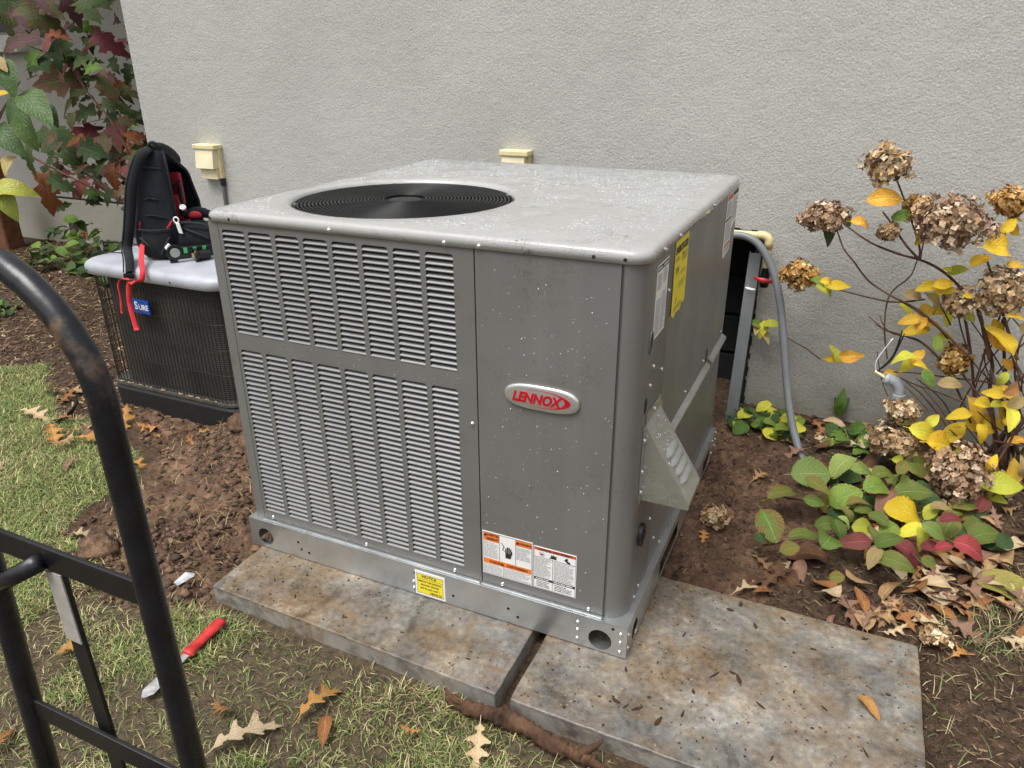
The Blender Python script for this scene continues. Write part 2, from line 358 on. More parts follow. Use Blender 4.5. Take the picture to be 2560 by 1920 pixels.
for k, a in {'p':((.11,.045,.055),(.055,.06,.025),(.22,.13,.12),.5), 'd':((.028,.06,.017),(.06,.075,.022),(.11,.16,.055),.4), 'o':((.07,.085,.025),(.12,.055,.035),(.19,.2,.09),.6),
 'r':((.22,.05,.045),(.12,.05,.03),(.34,.18,.13),.5), 'b':((.14,.025,.035),(.07,.05,.025),(.26,.12,.11),.4), 'g':((.10,.19,.03),(.07,.11,.025),(.24,.32,.1),.4), 'q':((.26,.09,.03),(.17,.05,.025),(.4,.24,.12),.5)}.items():
    OK_[k] = m_leaf('oakleaf_'+k, *a, rough=.5, spec=.2)
FL = {}
for k, a in {'tan':((.44,.28,.14),(.32,.18,.08),(.66,.48,.28),.5), 'pale':((.60,.47,.30),(.46,.32,.17),(.58,.42,.26),.4), 'rust':((.32,.14,.05),(.22,.085,.03),(.52,.32,.14),.5), 'orange':((.50,.25,.07),(.36,.16,.05),(.58,.4,.2),.5),
 'dark':((.15,.075,.04),(.09,.045,.028),(.24,.14,.08),.5), 'pinkish':((.30,.17,.115),(.20,.105,.07),(.4,.27,.19),.5), 'olive':((.24,.22,.05),(.33,.25,.07),(.42,.4,.16),.4)}.items():
    FL[k] = m_leaf('fallen_'+k, *a, rough=.6, dry=True, patch=4, spec=.25)
def m_bark(name, c, c2):
    t = NT(name); g = t.co(); n = t.noise(18, 6, .65, co=t.co(scale=(1,1,1))); t.set(col=t.ramp(n, (.3, c), (.7, c2)), rough=.8, spec=.25); t.bump(t.noise(55, 5, .7), .8, .008); return t.m
MT['stem'] = m_bark('brown_stem', (.05,.035,.025), (.15,.11,.08)); MT['stem_red'] = m_bark('reddish_stem', (.06,.03,.022), (.16,.09,.06)); MT['root'] = m_bark('bark_root', (.030,.016,.010), (.15,.080,.046)); MT['post'] = m_bark('brown_post', (.10,.045,.022), (.2,.09,.05))
MT['brick'] = simple('old_brick', (.22,.10,.05), .85, 0, .3, 30, .5, 80)
MT['block'] = simple('shade_black_block', (.008,.008,.008), .9, 0, .25, 30, .5, 60)  # blocks coloured near black to hold the shade inside the wall opening
# ------------------------------------------------------------------ plant layout (metres, world)
HEADS=[
 ((0.455,1.550,1.138),0.091,0.078,0),
 ((0.270,1.600,0.928),0.101,0.064,1),
 ((0.214,1.600,0.692),0.087,0.061,2),
 ((0.498,1.550,0.901),0.040,0.032,0),
 ((0.688,1.480,0.966),0.147,0.104,1),
 ((0.583,1.580,0.987),0.058,0.053,2),
 ((0.871,1.620,1.021),0.077,0.054,2),
 ((0.896,1.500,0.729),0.097,0.095,0),
 ((0.779,1.520,0.671),0.066,0.056,0),
 ((0.814,1.580,0.429),0.059,0.066,2),
 ((0.662,1.420,0.252),0.071,0.045,0),
 ((0.659,1.400,0.137),0.111,0.062,0),
 ((0.872,1.250,0.104),0.119,0.125,1),
]
YLEAVES=[
 ((0.470,1.500,1.029),0.094,0,'o'),
 ((0.405,1.472,0.938),0.063,-15,'o'),
 ((0.534,1.533,0.968),0.058,20,'g'),
 ((0.598,1.483,0.902),0.047,60,'y'),
 ((0.859,1.464,0.894),0.119,5,'y'),
 ((0.870,1.534,0.958),0.055,40,'y'),
 ((0.905,1.643,0.964),0.057,20,'y'),
 ((0.862,1.618,0.903),0.052,70,'y'),
 ((0.897,1.611,0.923),0.046,-30,'y'),
 ((0.805,1.497,0.838),0.061,40,'y'),
 ((0.753,1.563,0.779),0.053,10,'l'),
 ((0.712,1.508,0.791),0.026,160,'l'),
 ((0.658,1.486,0.726),0.058,200,'y'),
 ((0.709,1.472,0.746),0.057,10,'y'),
 ((0.721,1.495,0.720),0.053,-5,'y'),
 ((0.728,1.645,0.660),0.055,-20,'o'),
 ((0.614,1.624,0.600),0.054,-70,'l'),
 ((0.687,1.619,0.602),0.072,60,'o'),
 ((0.724,1.618,0.601),0.050,-10,'y'),
 ((0.627,1.491,0.592),0.060,190,'o'),
 ((0.669,1.515,0.579),0.054,80,'o'),
 ((0.662,1.582,0.528),0.078,190,'y'),
 ((0.724,1.604,0.547),0.067,-40,'y'),
 ((0.765,1.629,0.571),0.044,-80,'l'),
 ((0.841,1.635,0.583),0.050,-20,'l'),
 ((0.928,1.468,0.570),0.104,100,'y'),
 ((0.921,1.577,0.577),0.054,120,'y'),
 ((0.957,1.591,0.504),0.049,-60,'y'),
 ((0.324,1.556,0.651),0.074,-25,'l'),
 ((0.286,1.487,0.703),0.045,-60,'g'),
 ((0.362,1.549,0.678),0.062,-15,'y'),
 ((0.322,1.469,0.711),0.044,0,'y'),
 ((0.295,1.646,0.854),0.074,-80,'d'),
 ((0.349,1.632,0.920),0.045,-60,'g'),
 ((0.632,1.565,0.668),0.060,-10,'t'),
 ((0.696,1.513,0.662),0.064,-60,'t'),
 ((0.400,1.641,0.363),0.066,100,'l'),
 ((0.453,1.570,0.388),0.070,5,'o'),
 ((0.381,1.635,0.343),0.042,190,'y'),
 ((0.086,1.760,0.392),0.064,-100,'l'),
 ((0.059,1.760,0.415),0.051,170,'g'),
 ((0.128,1.760,0.421),0.064,-10,'l'),
 ((0.102,1.760,0.363),0.058,-90,'t'),
 ((0.061,1.760,0.391),0.045,-100,'t'),
 ((0.909,1.484,0.833),0.040,-20,'o'),
 ((0.736,1.514,0.509),0.049,100,'g'),
 ((0.790,1.621,0.495),0.084,5,'l'),
 ((0.792,1.459,0.714),0.031,0,'y'),
 ((0.951,1.460,0.657),0.051,-10,'y'),
 ((0.891,1.582,0.948),0.036,-60,'r'),
 ((0.627,1.427,0.465),0.065,170,'l'),
 ((0.680,1.488,0.457),0.060,80,'o'),
 ((0.650,1.473,0.420),0.061,-130,'l'),
 ((0.695,1.442,0.436),0.055,-20,'y'),
 ((0.613,1.599,0.332),0.048,10,'o'),
 ((0.722,1.407,0.403),0.054,-60,'g'),
 ((0.805,1.459,0.376),0.064,-10,'t'),
 ((0.936,1.409,0.380),0.053,170,'y'),
 ((0.986,1.512,0.302),0.055,20,'l'),
 ((1.003,1.426,0.329),0.053,-40,'y'),
 ((0.927,1.445,0.325),0.064,10,'y'),
 ((0.928,1.539,0.243),0.097,-70,'o'),
 ((0.853,1.437,0.265),0.065,190,'y'),
 ((0.863,1.494,0.171),0.087,60,'y'),
 ((0.958,1.577,0.181),0.103,170,'y'),
 ((0.822,1.384,0.161),0.130,0,'y'),
 ((0.747,1.375,0.200),0.095,-15,'l'),
 ((0.769,1.415,0.234),0.055,40,'l'),
 ((1.010,1.544,0.240),0.055,-70,'y'),
 ((1.042,1.508,0.241),0.065,-5,'y'),
 ((0.936,1.417,0.209),0.059,-80,'y'),
 ((1.021,1.439,0.348),0.062,30,'t'),
 ((0.991,1.403,0.413),0.061,30,'r'),
 ((1.066,1.470,0.186),0.059,10,'o'),
 ((0.956,1.240,0.184),0.047,80,'y'),
 ((1.009,1.240,0.113),0.117,0,'l'),
 ((0.998,1.240,0.053),0.052,-45,'l'),
 ((0.671,1.240,0.135),0.044,0,'l'),
 ((0.981,1.536,0.450),0.044,-45,'o'),
 ((0.650,1.590,0.099),0.055,45,'d'),
 ((0.684,1.364,0.223),0.035,-30,'g'),
]
RSTEMS=[
 ([(0.863,1.530,0.454),(0.671,1.550,0.603),(0.547,1.570,0.656),(0.464,1.590,0.699),(0.400,1.540,0.779),(0.357,1.560,0.820),(0.326,1.580,0.875),(0.309,1.530,0.905)],0.0045,0.0025),
 ([(0.921,1.550,0.456),(0.885,1.570,0.546),(0.851,1.590,0.626),(0.768,1.610,0.711),(0.690,1.560,0.776),(0.620,1.580,0.800),(0.555,1.600,0.808),(0.458,1.550,0.849),(0.381,1.570,0.887),(0.301,1.590,0.938)],0.007,0.003),
 ([(0.616,1.540,0.809),(0.559,1.560,0.861),(0.497,1.580,0.933),(0.468,1.600,0.962)],0.005,0.003),
 ([(0.613,1.530,0.811),(0.610,1.550,0.852),(0.553,1.570,0.971),(0.517,1.590,1.038),(0.483,1.540,1.103)],0.004,0.003),
 ([(0.584,1.570,0.399),(0.554,1.590,0.510),(0.545,1.610,0.616),(0.562,1.630,0.665),(0.603,1.580,0.734),(0.616,1.600,0.795)],0.0035,0.0025),
 ([(0.667,1.570,0.654),(0.579,1.590,0.626),(0.497,1.610,0.624),(0.411,1.630,0.632),(0.313,1.580,0.661)],0.004,0.0025),
 ([(1.000,1.520,0.479),(0.970,1.540,0.541),(0.933,1.560,0.618),(0.884,1.580,0.722),(0.836,1.530,0.815),(0.818,1.550,0.845)],0.007,0.003),
 ([(0.869,1.590,0.432),(0.832,1.610,0.543),(0.820,1.630,0.576)],0.005,0.003),
 ([(0.342,1.710,0.306),(0.277,1.730,0.339),(0.220,1.750,0.357),(0.154,1.770,0.381)],0.003,0.0015),
 ([(0.755,1.570,0.433),(0.686,1.590,0.481),(0.641,1.610,0.486),(0.595,1.630,0.484),(0.519,1.580,0.529)],0.004,0.002),
 ([(0.568,1.570,0.512),(0.544,1.590,0.532),(0.529,1.610,0.560)],0.003,0.0015),
 ([(0.552,1.570,0.516),(0.512,1.590,0.540),(0.490,1.610,0.550)],0.003,0.0015),
 ([(0.618,1.510,0.819),(0.619,1.530,0.889),(0.640,1.550,0.908)],0.003,0.002),
 ([(0.772,1.570,0.565),(0.713,1.590,0.648),(0.671,1.610,0.666),(0.646,1.630,0.698)],0.003,0.002),
 ([(0.903,1.590,0.449),(0.923,1.610,0.562),(0.932,1.630,0.636)],0.004,0.003),
 ([(1.048,1.550,0.002),(0.996,1.570,0.186),(0.954,1.590,0.327),(0.946,1.610,0.412),(0.892,1.560,0.539),(0.849,1.580,0.625)],0.008,0.006),
 ([(1.100,1.590,-0.025),(1.039,1.610,0.233),(1.013,1.630,0.338),(0.986,1.650,0.431),(0.936,1.600,0.600)],0.008,0.005),
 ([(0.942,1.630,0.176),(0.895,1.650,0.360),(0.866,1.670,0.460),(0.835,1.690,0.553)],0.006,0.004),
 ([(1.017,1.570,0.074),(0.938,1.590,0.153),(0.884,1.610,0.244),(0.826,1.630,0.334),(0.764,1.580,0.421),(0.700,1.600,0.470),(0.628,1.620,0.486),(0.556,1.570,0.514)],0.005,0.003),
 ([(1.030,1.540,0.121),(0.957,1.560,0.262),(0.849,1.580,0.379),(0.775,1.600,0.503),(0.674,1.550,0.595),(0.589,1.570,0.637)],0.005,0.003),
 ([(0.884,1.600,0.282),(0.907,1.620,0.352),(0.916,1.640,0.467),(0.929,1.660,0.516)],0.004,0.003),
 ([(0.998,1.570,0.354),(0.913,1.590,0.353),(0.827,1.610,0.342),(0.690,1.630,0.333),(0.545,1.580,0.334)],0.004,0.002),
 ([(0.872,1.540,0.277),(0.788,1.560,0.293),(0.704,1.580,0.303),(0.644,1.600,0.320)],0.004,0.002),
 ([(0.838,1.520,0.171),(0.781,1.540,0.231),(0.710,1.560,0.290),(0.648,1.580,0.322)],0.004,0.002),
 ([(1.049,1.570,0.374),(1.016,1.590,0.436),(0.984,1.610,0.515),(0.947,1.630,0.592)],0.006,0.004),
 ([(0.994,1.370,0.114),(1.025,1.390,0.232),(1.007,1.410,0.284),(0.984,1.430,0.324)],0.005,0.003),
 ([(1.064,1.390,0.203),(1.015,1.410,0.193),(0.977,1.430,0.186)],0.004,0.002),
 ([(0.835,1.470,0.210),(0.791,1.490,0.260),(0.749,1.510,0.295),(0.717,1.530,0.320)],0.003,0.002),
 ([(0.751,1.470,0.250),(0.703,1.490,0.289),(0.661,1.510,0.318)],0.002,0.0015),
 ([(1.051,1.600,0.330),(1.025,1.620,0.394),(1.018,1.640,0.493),(1.026,1.660,0.541)],0.005,0.003),
 ([(0.549,1.670,0.388),(0.586,1.690,0.268),(0.626,1.710,0.183)],0.002,0.0015),
]
LOWLEAVES=[
 ((0.307,0.900,0.082),0.128,80,'rg'),
 ((0.383,0.936,0.156),0.126,0,'gp'),
 ((0.285,0.621,0.110),0.103,-75,'gr'),
 ((0.279,0.577,0.082),0.064,0,'d'),
 ((0.357,0.498,0.123),0.054,20,'g'),
 ((0.398,0.630,0.098),0.102,80,'ol'),
 ((0.462,0.616,0.113),0.094,60,'gr'),
 ((0.459,0.753,0.082),0.083,10,'g'),
 ((0.504,0.970,0.071),0.107,30,'g'),
 ((0.568,1.124,0.099),0.123,0,'gp'),
 ((0.484,1.217,0.065),0.109,-70,'gp'),
 ((0.603,1.050,0.092),0.095,20,'g'),
 ((0.673,1.116,0.156),0.072,60,'g'),
 ((0.717,1.074,0.086),0.112,-30,'ol'),
 ((0.634,1.003,0.051),0.118,-80,'pk'),
 ((0.578,0.926,0.055),0.081,-20,'g'),
 ((0.514,0.864,0.069),0.063,90,'g'),
 ((0.504,0.697,0.136),0.048,-80,'gp'),
 ((0.561,0.784,0.078),0.066,0,'l'),
 ((0.642,0.819,0.072),0.077,45,'g'),
 ((0.541,0.716,0.057),0.098,180,'rd'),
 ((0.631,0.663,0.126),0.083,20,'g'),
 ((0.594,0.617,0.083),0.072,-90,'pk'),
 ((0.593,0.786,0.066),0.055,90,'g'),
 ((0.711,0.867,0.055),0.089,200,'l'),
 ((0.693,0.976,0.056),0.124,165,'y'),
 ((0.775,1.003,0.069),0.075,70,'l'),
 ((0.768,0.808,0.102),0.086,-40,'gp'),
 ((0.737,0.807,0.062),0.076,-90,'l'),
 ((0.698,0.734,0.053),0.101,-70,'rd'),
 ((0.656,0.610,0.088),0.097,-40,'ol'),
 ((0.817,0.912,0.069),0.083,-100,'ol'),
 ((0.784,0.696,0.127),0.056,20,'rr'),
 ((0.766,0.789,0.059),0.064,0,'rd'),
 ((0.865,0.772,0.091),0.089,-50,'rr'),
 ((0.812,0.857,0.135),0.070,0,'rd'),
 ((0.652,1.129,0.095),0.055,90,'g'),
 ((0.409,0.858,0.159),0.086,-60,'g'),
 ((0.408,0.839,0.103),0.069,-20,'gr'),
 ((0.547,0.945,0.077),0.076,-50,'g'),
 ((0.618,1.153,0.095),0.074,30,'ol'),
 ((0.755,1.358,0.054),0.116,-10,'ol'),
 ((0.799,0.990,0.096),0.068,-30,'pk'),
 ((0.492,0.757,0.069),0.066,-100,'g'),
 ((0.494,0.417,0.118),0.039,0,'g'),
 ((0.737,0.609,0.114),0.040,-40,'g'),
 ((0.606,0.814,0.105),0.061,110,'ol'),
]
OAKSHRUB=[
 ((-4.145,1.763,1.798),0.096,-60,'p'),
 ((-4.021,1.852,1.780),0.164,-50,'p'),
 ((-3.881,1.847,1.763),0.140,-50,'d'),
 ((-3.746,1.833,1.800),0.094,-30,'d'),
 ((-4.285,1.843,1.725),0.206,-30,'o'),
 ((-4.418,2.098,1.679),0.163,-90,'p'),
 ((-4.504,1.807,1.602),0.196,200,'p'),
 ((-4.160,1.771,1.611),0.121,-110,'r'),
 ((-4.781,2.121,1.678),0.193,-40,'d'),
 ((-4.074,1.976,1.680),0.093,-20,'g'),
 ((-4.316,2.146,1.575),0.164,-110,'b'),
 ((-3.828,1.911,1.582),0.158,-30,'b'),
 ((-4.535,2.110,1.569),0.182,-60,'d'),
 ((-4.336,2.012,1.522),0.153,20,'d'),
 ((-4.675,2.066,1.463),0.210,-30,'d'),
 ((-4.768,2.048,1.478),0.135,-120,'g'),
 ((-4.434,1.948,1.374),0.228,190,'o'),
 ((-3.877,1.787,1.451),0.120,-10,'g'),
 ((-3.830,1.834,1.346),0.152,-60,'o'),
 ((-4.042,2.100,1.305),0.122,-40,'o'),
 ((-4.553,2.110,1.243),0.230,200,'o'),
 ((-4.287,2.120,1.200),0.109,-90,'r'),
 ((-3.849,1.885,1.236),0.132,0,'d'),
 ((-4.340,2.013,1.173),0.141,200,'d'),
 ((-4.130,2.070,1.128),0.157,-30,'d'),
 ((-3.937,2.007,1.137),0.105,-20,'o'),
 ((-4.439,2.076,1.014),0.223,-110,'b'),
 ((-4.115,1.961,1.012),0.156,-80,'o'),
 ((-4.047,2.012,1.057),0.180,-80,'b'),
 ((-3.925,2.024,1.056),0.122,10,'q'),
 ((-3.705,1.857,1.121),0.069,30,'g'),
 ((-4.133,2.119,1.005),0.110,-70,'r'),
 ((-4.826,2.133,0.961),0.250,-30,'d'),
 ((-4.241,1.780,1.084),0.104,0,'d'),
 ((-5.028,2.138,0.979),0.181,-50,'d'),
 ((-4.302,2.135,0.907),0.190,-60,'p'),
 ((-4.175,2.017,0.778),0.127,-90,'q'),
 ((-4.009,1.768,0.981),0.173,-20,'d'),
 ((-4.009,2.110,0.946),0.134,0,'g'),
 ((-3.689,1.801,0.931),0.124,-100,'o'),
 ((-4.860,2.137,0.777),0.091,-60,'o'),
 ((-4.838,2.017,0.750),0.187,-110,'d'),
 ((-4.389,1.774,0.758),0.149,-30,'d'),
 ((-4.590,1.817,0.673),0.205,-90,'q'),
 ((-4.502,2.004,0.702),0.131,-100,'r'),
 ((-4.354,1.978,0.673),0.095,0,'g'),
 ((-4.556,2.049,0.787),0.088,-50,'d'),
 ((-4.464,2.121,0.697),0.106,-30,'r'),
 ((-4.044,1.837,0.681),0.082,-100,'d'),
 ((-3.757,1.751,0.760),0.110,40,'o'),
 ((-4.570,2.119,0.598),0.081,-90,'d'),
 ((-4.594,1.755,0.894),0.166,-100,'d'),
 ((-4.626,2.101,0.930),0.193,-60,'d'),
 ((-4.257,1.796,0.905),0.130,-30,'d'),
 ((-4.454,2.074,0.814),0.087,20,'o'),
 ((-4.341,2.063,0.813),0.103,-70,'p'),
 ((-4.924,2.101,1.816),0.217,-30,'d'),
 ((-4.631,1.970,1.759),0.177,-70,'p'),
 ((-4.791,2.101,1.835),0.182,10,'d'),
 ((-4.168,1.831,1.783),0.150,-40,'o'),
 ((-4.822,2.019,1.706),0.165,-90,'o'),
 ((-4.275,1.882,1.500),0.118,-100,'d'),
 ((-4.560,2.107,1.032),0.095,200,'d'),
 ((-4.265,2.059,0.809),0.103,-100,'r'),
 ((-3.881,1.939,0.976),0.080,-60,'q'),
 ((-4.018,1.961,0.874),0.107,-80,'o'),
]
OSTEMS=[
 ([(-4.891,1.900,0.931),(-4.484,1.900,0.793),(-4.219,1.900,0.709),(-4.001,1.900,0.650),(-3.905,1.900,0.583)],0.008,0.005),
 ([(-4.589,1.900,1.111),(-4.427,1.900,0.950),(-4.259,1.900,0.805),(-3.999,1.900,0.658)],0.005,0.008),
 ([(-4.561,1.900,0.887),(-4.154,1.900,0.762),(-4.008,1.900,0.666)],0.004,0.007),
 ([(-4.214,1.900,1.479),(-4.092,1.900,1.305),(-3.956,1.900,1.166),(-3.850,1.900,0.966),(-3.883,1.900,0.778),(-3.922,1.900,0.606)],0.004,0.009),
 ([(-4.444,1.900,1.552),(-4.212,1.900,1.486),(-4.092,1.900,1.305)],0.004,0.004),
 ([(-3.956,1.900,1.166),(-4.149,1.900,1.135),(-4.271,1.900,1.120)],0.003,0.002),
 ([(-3.906,1.900,0.776),(-4.020,1.900,0.818),(-4.128,1.900,0.844)],0.004,0.002),
 ([(-4.605,1.900,1.805),(-4.364,1.900,1.729),(-4.252,1.900,1.565),(-4.125,1.900,1.406)],0.005,0.004),
 ([(-4.640,1.900,1.605),(-4.432,1.900,1.552),(-4.232,1.900,1.493)],0.004,0.003),
]
BROADLEAVES=[
 ((-3.848,1.254,1.421),0.182,-80,'g'),
 ((-3.691,1.255,1.285),0.236,-60,'g'),
 ((-3.954,1.339,1.163),0.234,-70,'g'),
 ((-4.102,1.323,1.091),0.217,-50,'g'),
 ((-4.132,1.380,1.324),0.093,60,'y'),
 ((-3.701,1.341,1.228),0.117,-70,'d'),
 ((-3.888,1.271,1.261),0.152,-120,'g'),
 ((-4.122,1.304,0.953),0.117,-100,'t'),
 ((-4.245,1.365,0.793),0.205,10,'l'),
 ((-4.270,1.328,0.715),0.182,-70,'l'),
 ((-3.880,1.252,1.483),0.094,-60,'t'),
]
BSTEMS=[
 ([(-4.360,1.350,1.037),(-4.144,1.350,1.218),(-4.018,1.350,1.307),(-3.897,1.350,1.393)],0.006,0.003),
 ([(-4.625,1.350,0.450),(-4.432,1.350,0.662),(-4.308,1.350,0.784)],0.006,0.004),
 ([(-4.360,1.350,1.037),(-4.208,1.350,1.148),(-4.057,1.350,1.267),(-3.927,1.350,1.269)],0.005,0.003),
 ([(-4.625,1.350,0.450),(-4.360,1.350,1.037)],0.009,0.007),
 ([(-4.353,1.350,1.002),(-4.274,1.350,0.969),(-4.184,1.350,0.966)],0.004,0.002),
 ([(-4.281,1.350,1.111),(-4.130,1.350,1.352),(-4.041,1.350,1.457),(-3.987,1.350,1.482)],0.004,0.002),
]
# ------------------------------------------------------------------ ground
def inside(px, py, poly):
    r = np.zeros(px.shape, bool); n = len(poly)
    for i in range(n):
        (x0, y0), (x1, y1) = poly[i], poly[(i+1) % n]
        c = ((y0 > py) != (y1 > py)) & (px < (x1-x0)*(py-y0)/((y1-y0) if y1 != y0 else 1e-9)+x0); r ^= c
    return r
LAWN = [(-30,.1),(-4.6,.55),(-3.79,.76),(-3.6,.86),(-2.94,.47),(-2.67,.50),(-2.32,.40),(-2.1,.13),(-2.05,-.13),(-1.60,-.34),(-1.26,-.27),(-1.1,-.2),(-.37,-.2),(-.2,-.24),(.1,-.31),(.35,-.42),(1.6,-.6),(30,-3),(30,-40),(-30,-40)]
DIRT = [(-2.62,.62),(-2.2,.95),(-1.2,1.6),(0,1.6),(.42,1.45),(.48,.85),(.40,.5),(.1,.36),(-1.0,.2),(-1.24,.0),(-1.24,-.2),(-1.22,-.33),(-1.54,-.38),(-1.98,-.30),(-2.03,-.09),(-2.05,.19),(-2.27,.43)]
def zones(x, y):
    jx = x+.16*fbm(x*5, y*5, 4, 3); jy = y+.16*fbm(x*5, y*5, 4, 9)
    return inside(jx, jy, DIRT), inside(jx, jy, LAWN)
def sstep(a, b, t): t = np.clip((t-a)/(b-a), 0, 1); return t*t*(3-2*t)
def gauss(x, y, cx, cy, s, a): return a*np.exp(-((x-cx)**2+(y-cy)**2)/(2*s*s))
def gh(x, y):
    x = np.asarray(x, float); y = np.asarray(y, float)
    h = -.062+0*x
    h = h+.042*sstep(.0, .55, y)*sstep(-.15, .05, x)            # bed behind and right of the slab lies higher
    h = h+.040*sstep(.62, .82, x)*sstep(-.45, -.1, y)*(1-sstep(.0, .55, y))
    h = h+.050*sstep(.45, .75, y)*sstep(-1.35, -1.15, x)*(1-sstep(-.15, .05, x))
    h = h+gauss(x, y, -1.72, .52, .17, .12)+gauss(x, y, -1.95, .62, .13, .05)+gauss(x, y, -1.72, -.22, .12, .03)+gauss(x, y, -1.5, .18, .10, .02)
    h = h+.03*sstep(.8, 2., y)*sstep(-2.5, -3.5, x)
    near = np.exp(-(np.maximum(np.abs(x+1.2)-3.5, 0)**2+np.maximum(np.abs(y-.3)-2.5, 0)**2))
    d, l = zones(x, y)
    amp = np.where(d, .07, np.where(l, .016, .028))*near
    h = h+amp*fbm(x*6, y*6, 5, 1)+np.where(d, .055, .005)*near*np.abs(fbm(x*17, y*17, 4, 5))*2-np.where(d, .018, 0)*near
    under = sstep(-.06, .0, -np.maximum(np.maximum(-1.27-x, x-.74), np.maximum(-.30-y, y-.42)))
    return h*(1-under)+(np.minimum(h, -.058))*under
def axis(lo, hi, step, far):
    a = list(np.arange(lo, hi+1e-6, step)); s = step
    while a[-1] < far: s *= 1.35; a.append(a[-1]+s)
    s = step
    while a[0] > -far: s *= 1.35; a.insert(0, a[0]-s)
    return np.array(a)
gx = axis(-4.2, 1.6, .0135, 150); gy = axis(-1.15, 1.9, .0135, 150)
X, Y = np.meshgrid(gx, gy); V = np.stack([X.ravel(), Y.ravel(), gh(X.ravel(), Y.ravel())], -1)
nx, ny = len(gx), len(gy); I = np.arange(nx*ny).reshape(ny, nx)
Q = np.stack([I[:-1,:-1].ravel(), I[:-1,1:].ravel(), I[1:,1:].ravel(), I[1:,:-1].ravel()], -1)
d, l = zones(V[:,0], V[:,1])
def blur(a):
    a = a.reshape(ny, nx).astype(float)
    for _ in range(3): a = (a+np.roll(a,1,0)+np.roll(a,-1,0)+np.roll(a,1,1)+np.roll(a,-1,1))/5
    return a.ravel()
cols = np.stack([blur(d), blur(l), blur(~(d|l)), np.ones(len(V))], -1)
ground = np_mesh('ground', V, Q, MT['ground'], cols, True); tag(ground, kind='structure')

# ------------------------------------------------------------------ house
house = thing('stucco_house', 'grey stucco house wall behind the unit with a recessed bay at the left', 'house', (-3.58, 1.83, -.1))
WY = 1.83
hx0, hx1, hz1 = -.62, .032, .80            # rough opening left by the old ducts
mb = MB()
mb.box(-3.58, hx0, WY, WY+.25, -.4, 4.2); mb.box(hx1, 7, WY, WY+.25, -.4, 4.2); mb.box(hx0, hx1, WY, WY+.25, hz1, 4.2)
mb.build('main_wall', MT['stucco'], house)
mb = MB(); mb.box(-3.58, -3.33, WY+.25, 3.0, -.4, 4.2); mb.build('return_wall', MT['stucco2'], house)
mb = MB(); mb.box(-14, -6.55, 3., 3.25, .37, 4.2); mb.box(-6.55, -3.58, 3., 3.25, .37, 4.2); mb.build('recessed_wall', MT['stucco2'], house)
pl = MB(); pz = .355
for a, b, z0, z1 in ((-14, -6.06, -.4, pz), (-6.06, -5.83, .185, pz), (-6.06, -5.83, -.4, .0), (-5.83, -3.58, -.4, pz)): pl.box(a, b, 2.93, 3.2, z0, z1)
plinth = pl.build('plinth', MT['plinth'], house)
MB().box(-14, -3.58, 2.99, 3.2, pz, .371).build('joint', MT['dark'], house)
cv = MB().box(-6.1, -5.79, 3.02, 3.25, -.05, .21).build('crawl_vent', MT['dark'], house)
for i in range(2):
    MB().box(-6.04+.11*i, -5.945+.11*i, 2.965, 3.01, .0+.0, .055).build('brick', MT['brick'], cv, bevel=.006)
MB().box(-6.0, -5.88, 2.97, 3.01, .058, .105).build('brick', MT['brick'], cv, bevel=.006)
wf = MB(); wf.box(-7.6, -6.30, 2.985, 3.02, 1.72, 3.3); win = wf.build('window', simple('window_frame_dark', (.05,.055,.065), .35), house)
MB().box(-7.5, -6.36, 2.975, 2.984, 1.8, 3.2).build('pane', simple('window_glass', (.03,.035,.045), .06), win)
MB().box(-7.75, -6.13, 2.9, 3.01, 1.56, 1.69).build('window_sill', simple('painted_sill', (.66,.66,.64), .5), house, bevel=.01)
ev = MB(); ev.box(-14, -3.60, 1.75, 3.3, 2.75, 2.95); ev.build('added_shade_overhang', MT['stucco2'], house)  # overhang added out of view to keep sky light off the recessed bay
# opening behind the unit: dark recess with blocks at its back
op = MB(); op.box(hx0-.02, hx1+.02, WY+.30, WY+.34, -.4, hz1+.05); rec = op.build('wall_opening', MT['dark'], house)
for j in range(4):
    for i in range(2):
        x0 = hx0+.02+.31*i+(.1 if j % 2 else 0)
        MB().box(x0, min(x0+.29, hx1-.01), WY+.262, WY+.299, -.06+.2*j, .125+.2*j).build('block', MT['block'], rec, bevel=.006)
eg = MB(); rg = random.Random(3)
for i in range(40):
    z = -.06+.0215*i; eg.box(hx1-.018-rg.random()*.02, hx1+.001+rg.random()*.009, WY-.006-rg.random()*.006, WY+.05, z, z+.0225)
for i in range(26):
    x = hx0+.025*i; eg.box(x, x+.0255, WY-.005-rg.random()*.006, WY+.05, hz1-.015-rg.random()*.015, hz1+.002+rg.random()*.012)
eg.build('opening_edge', MT['dark'], house)
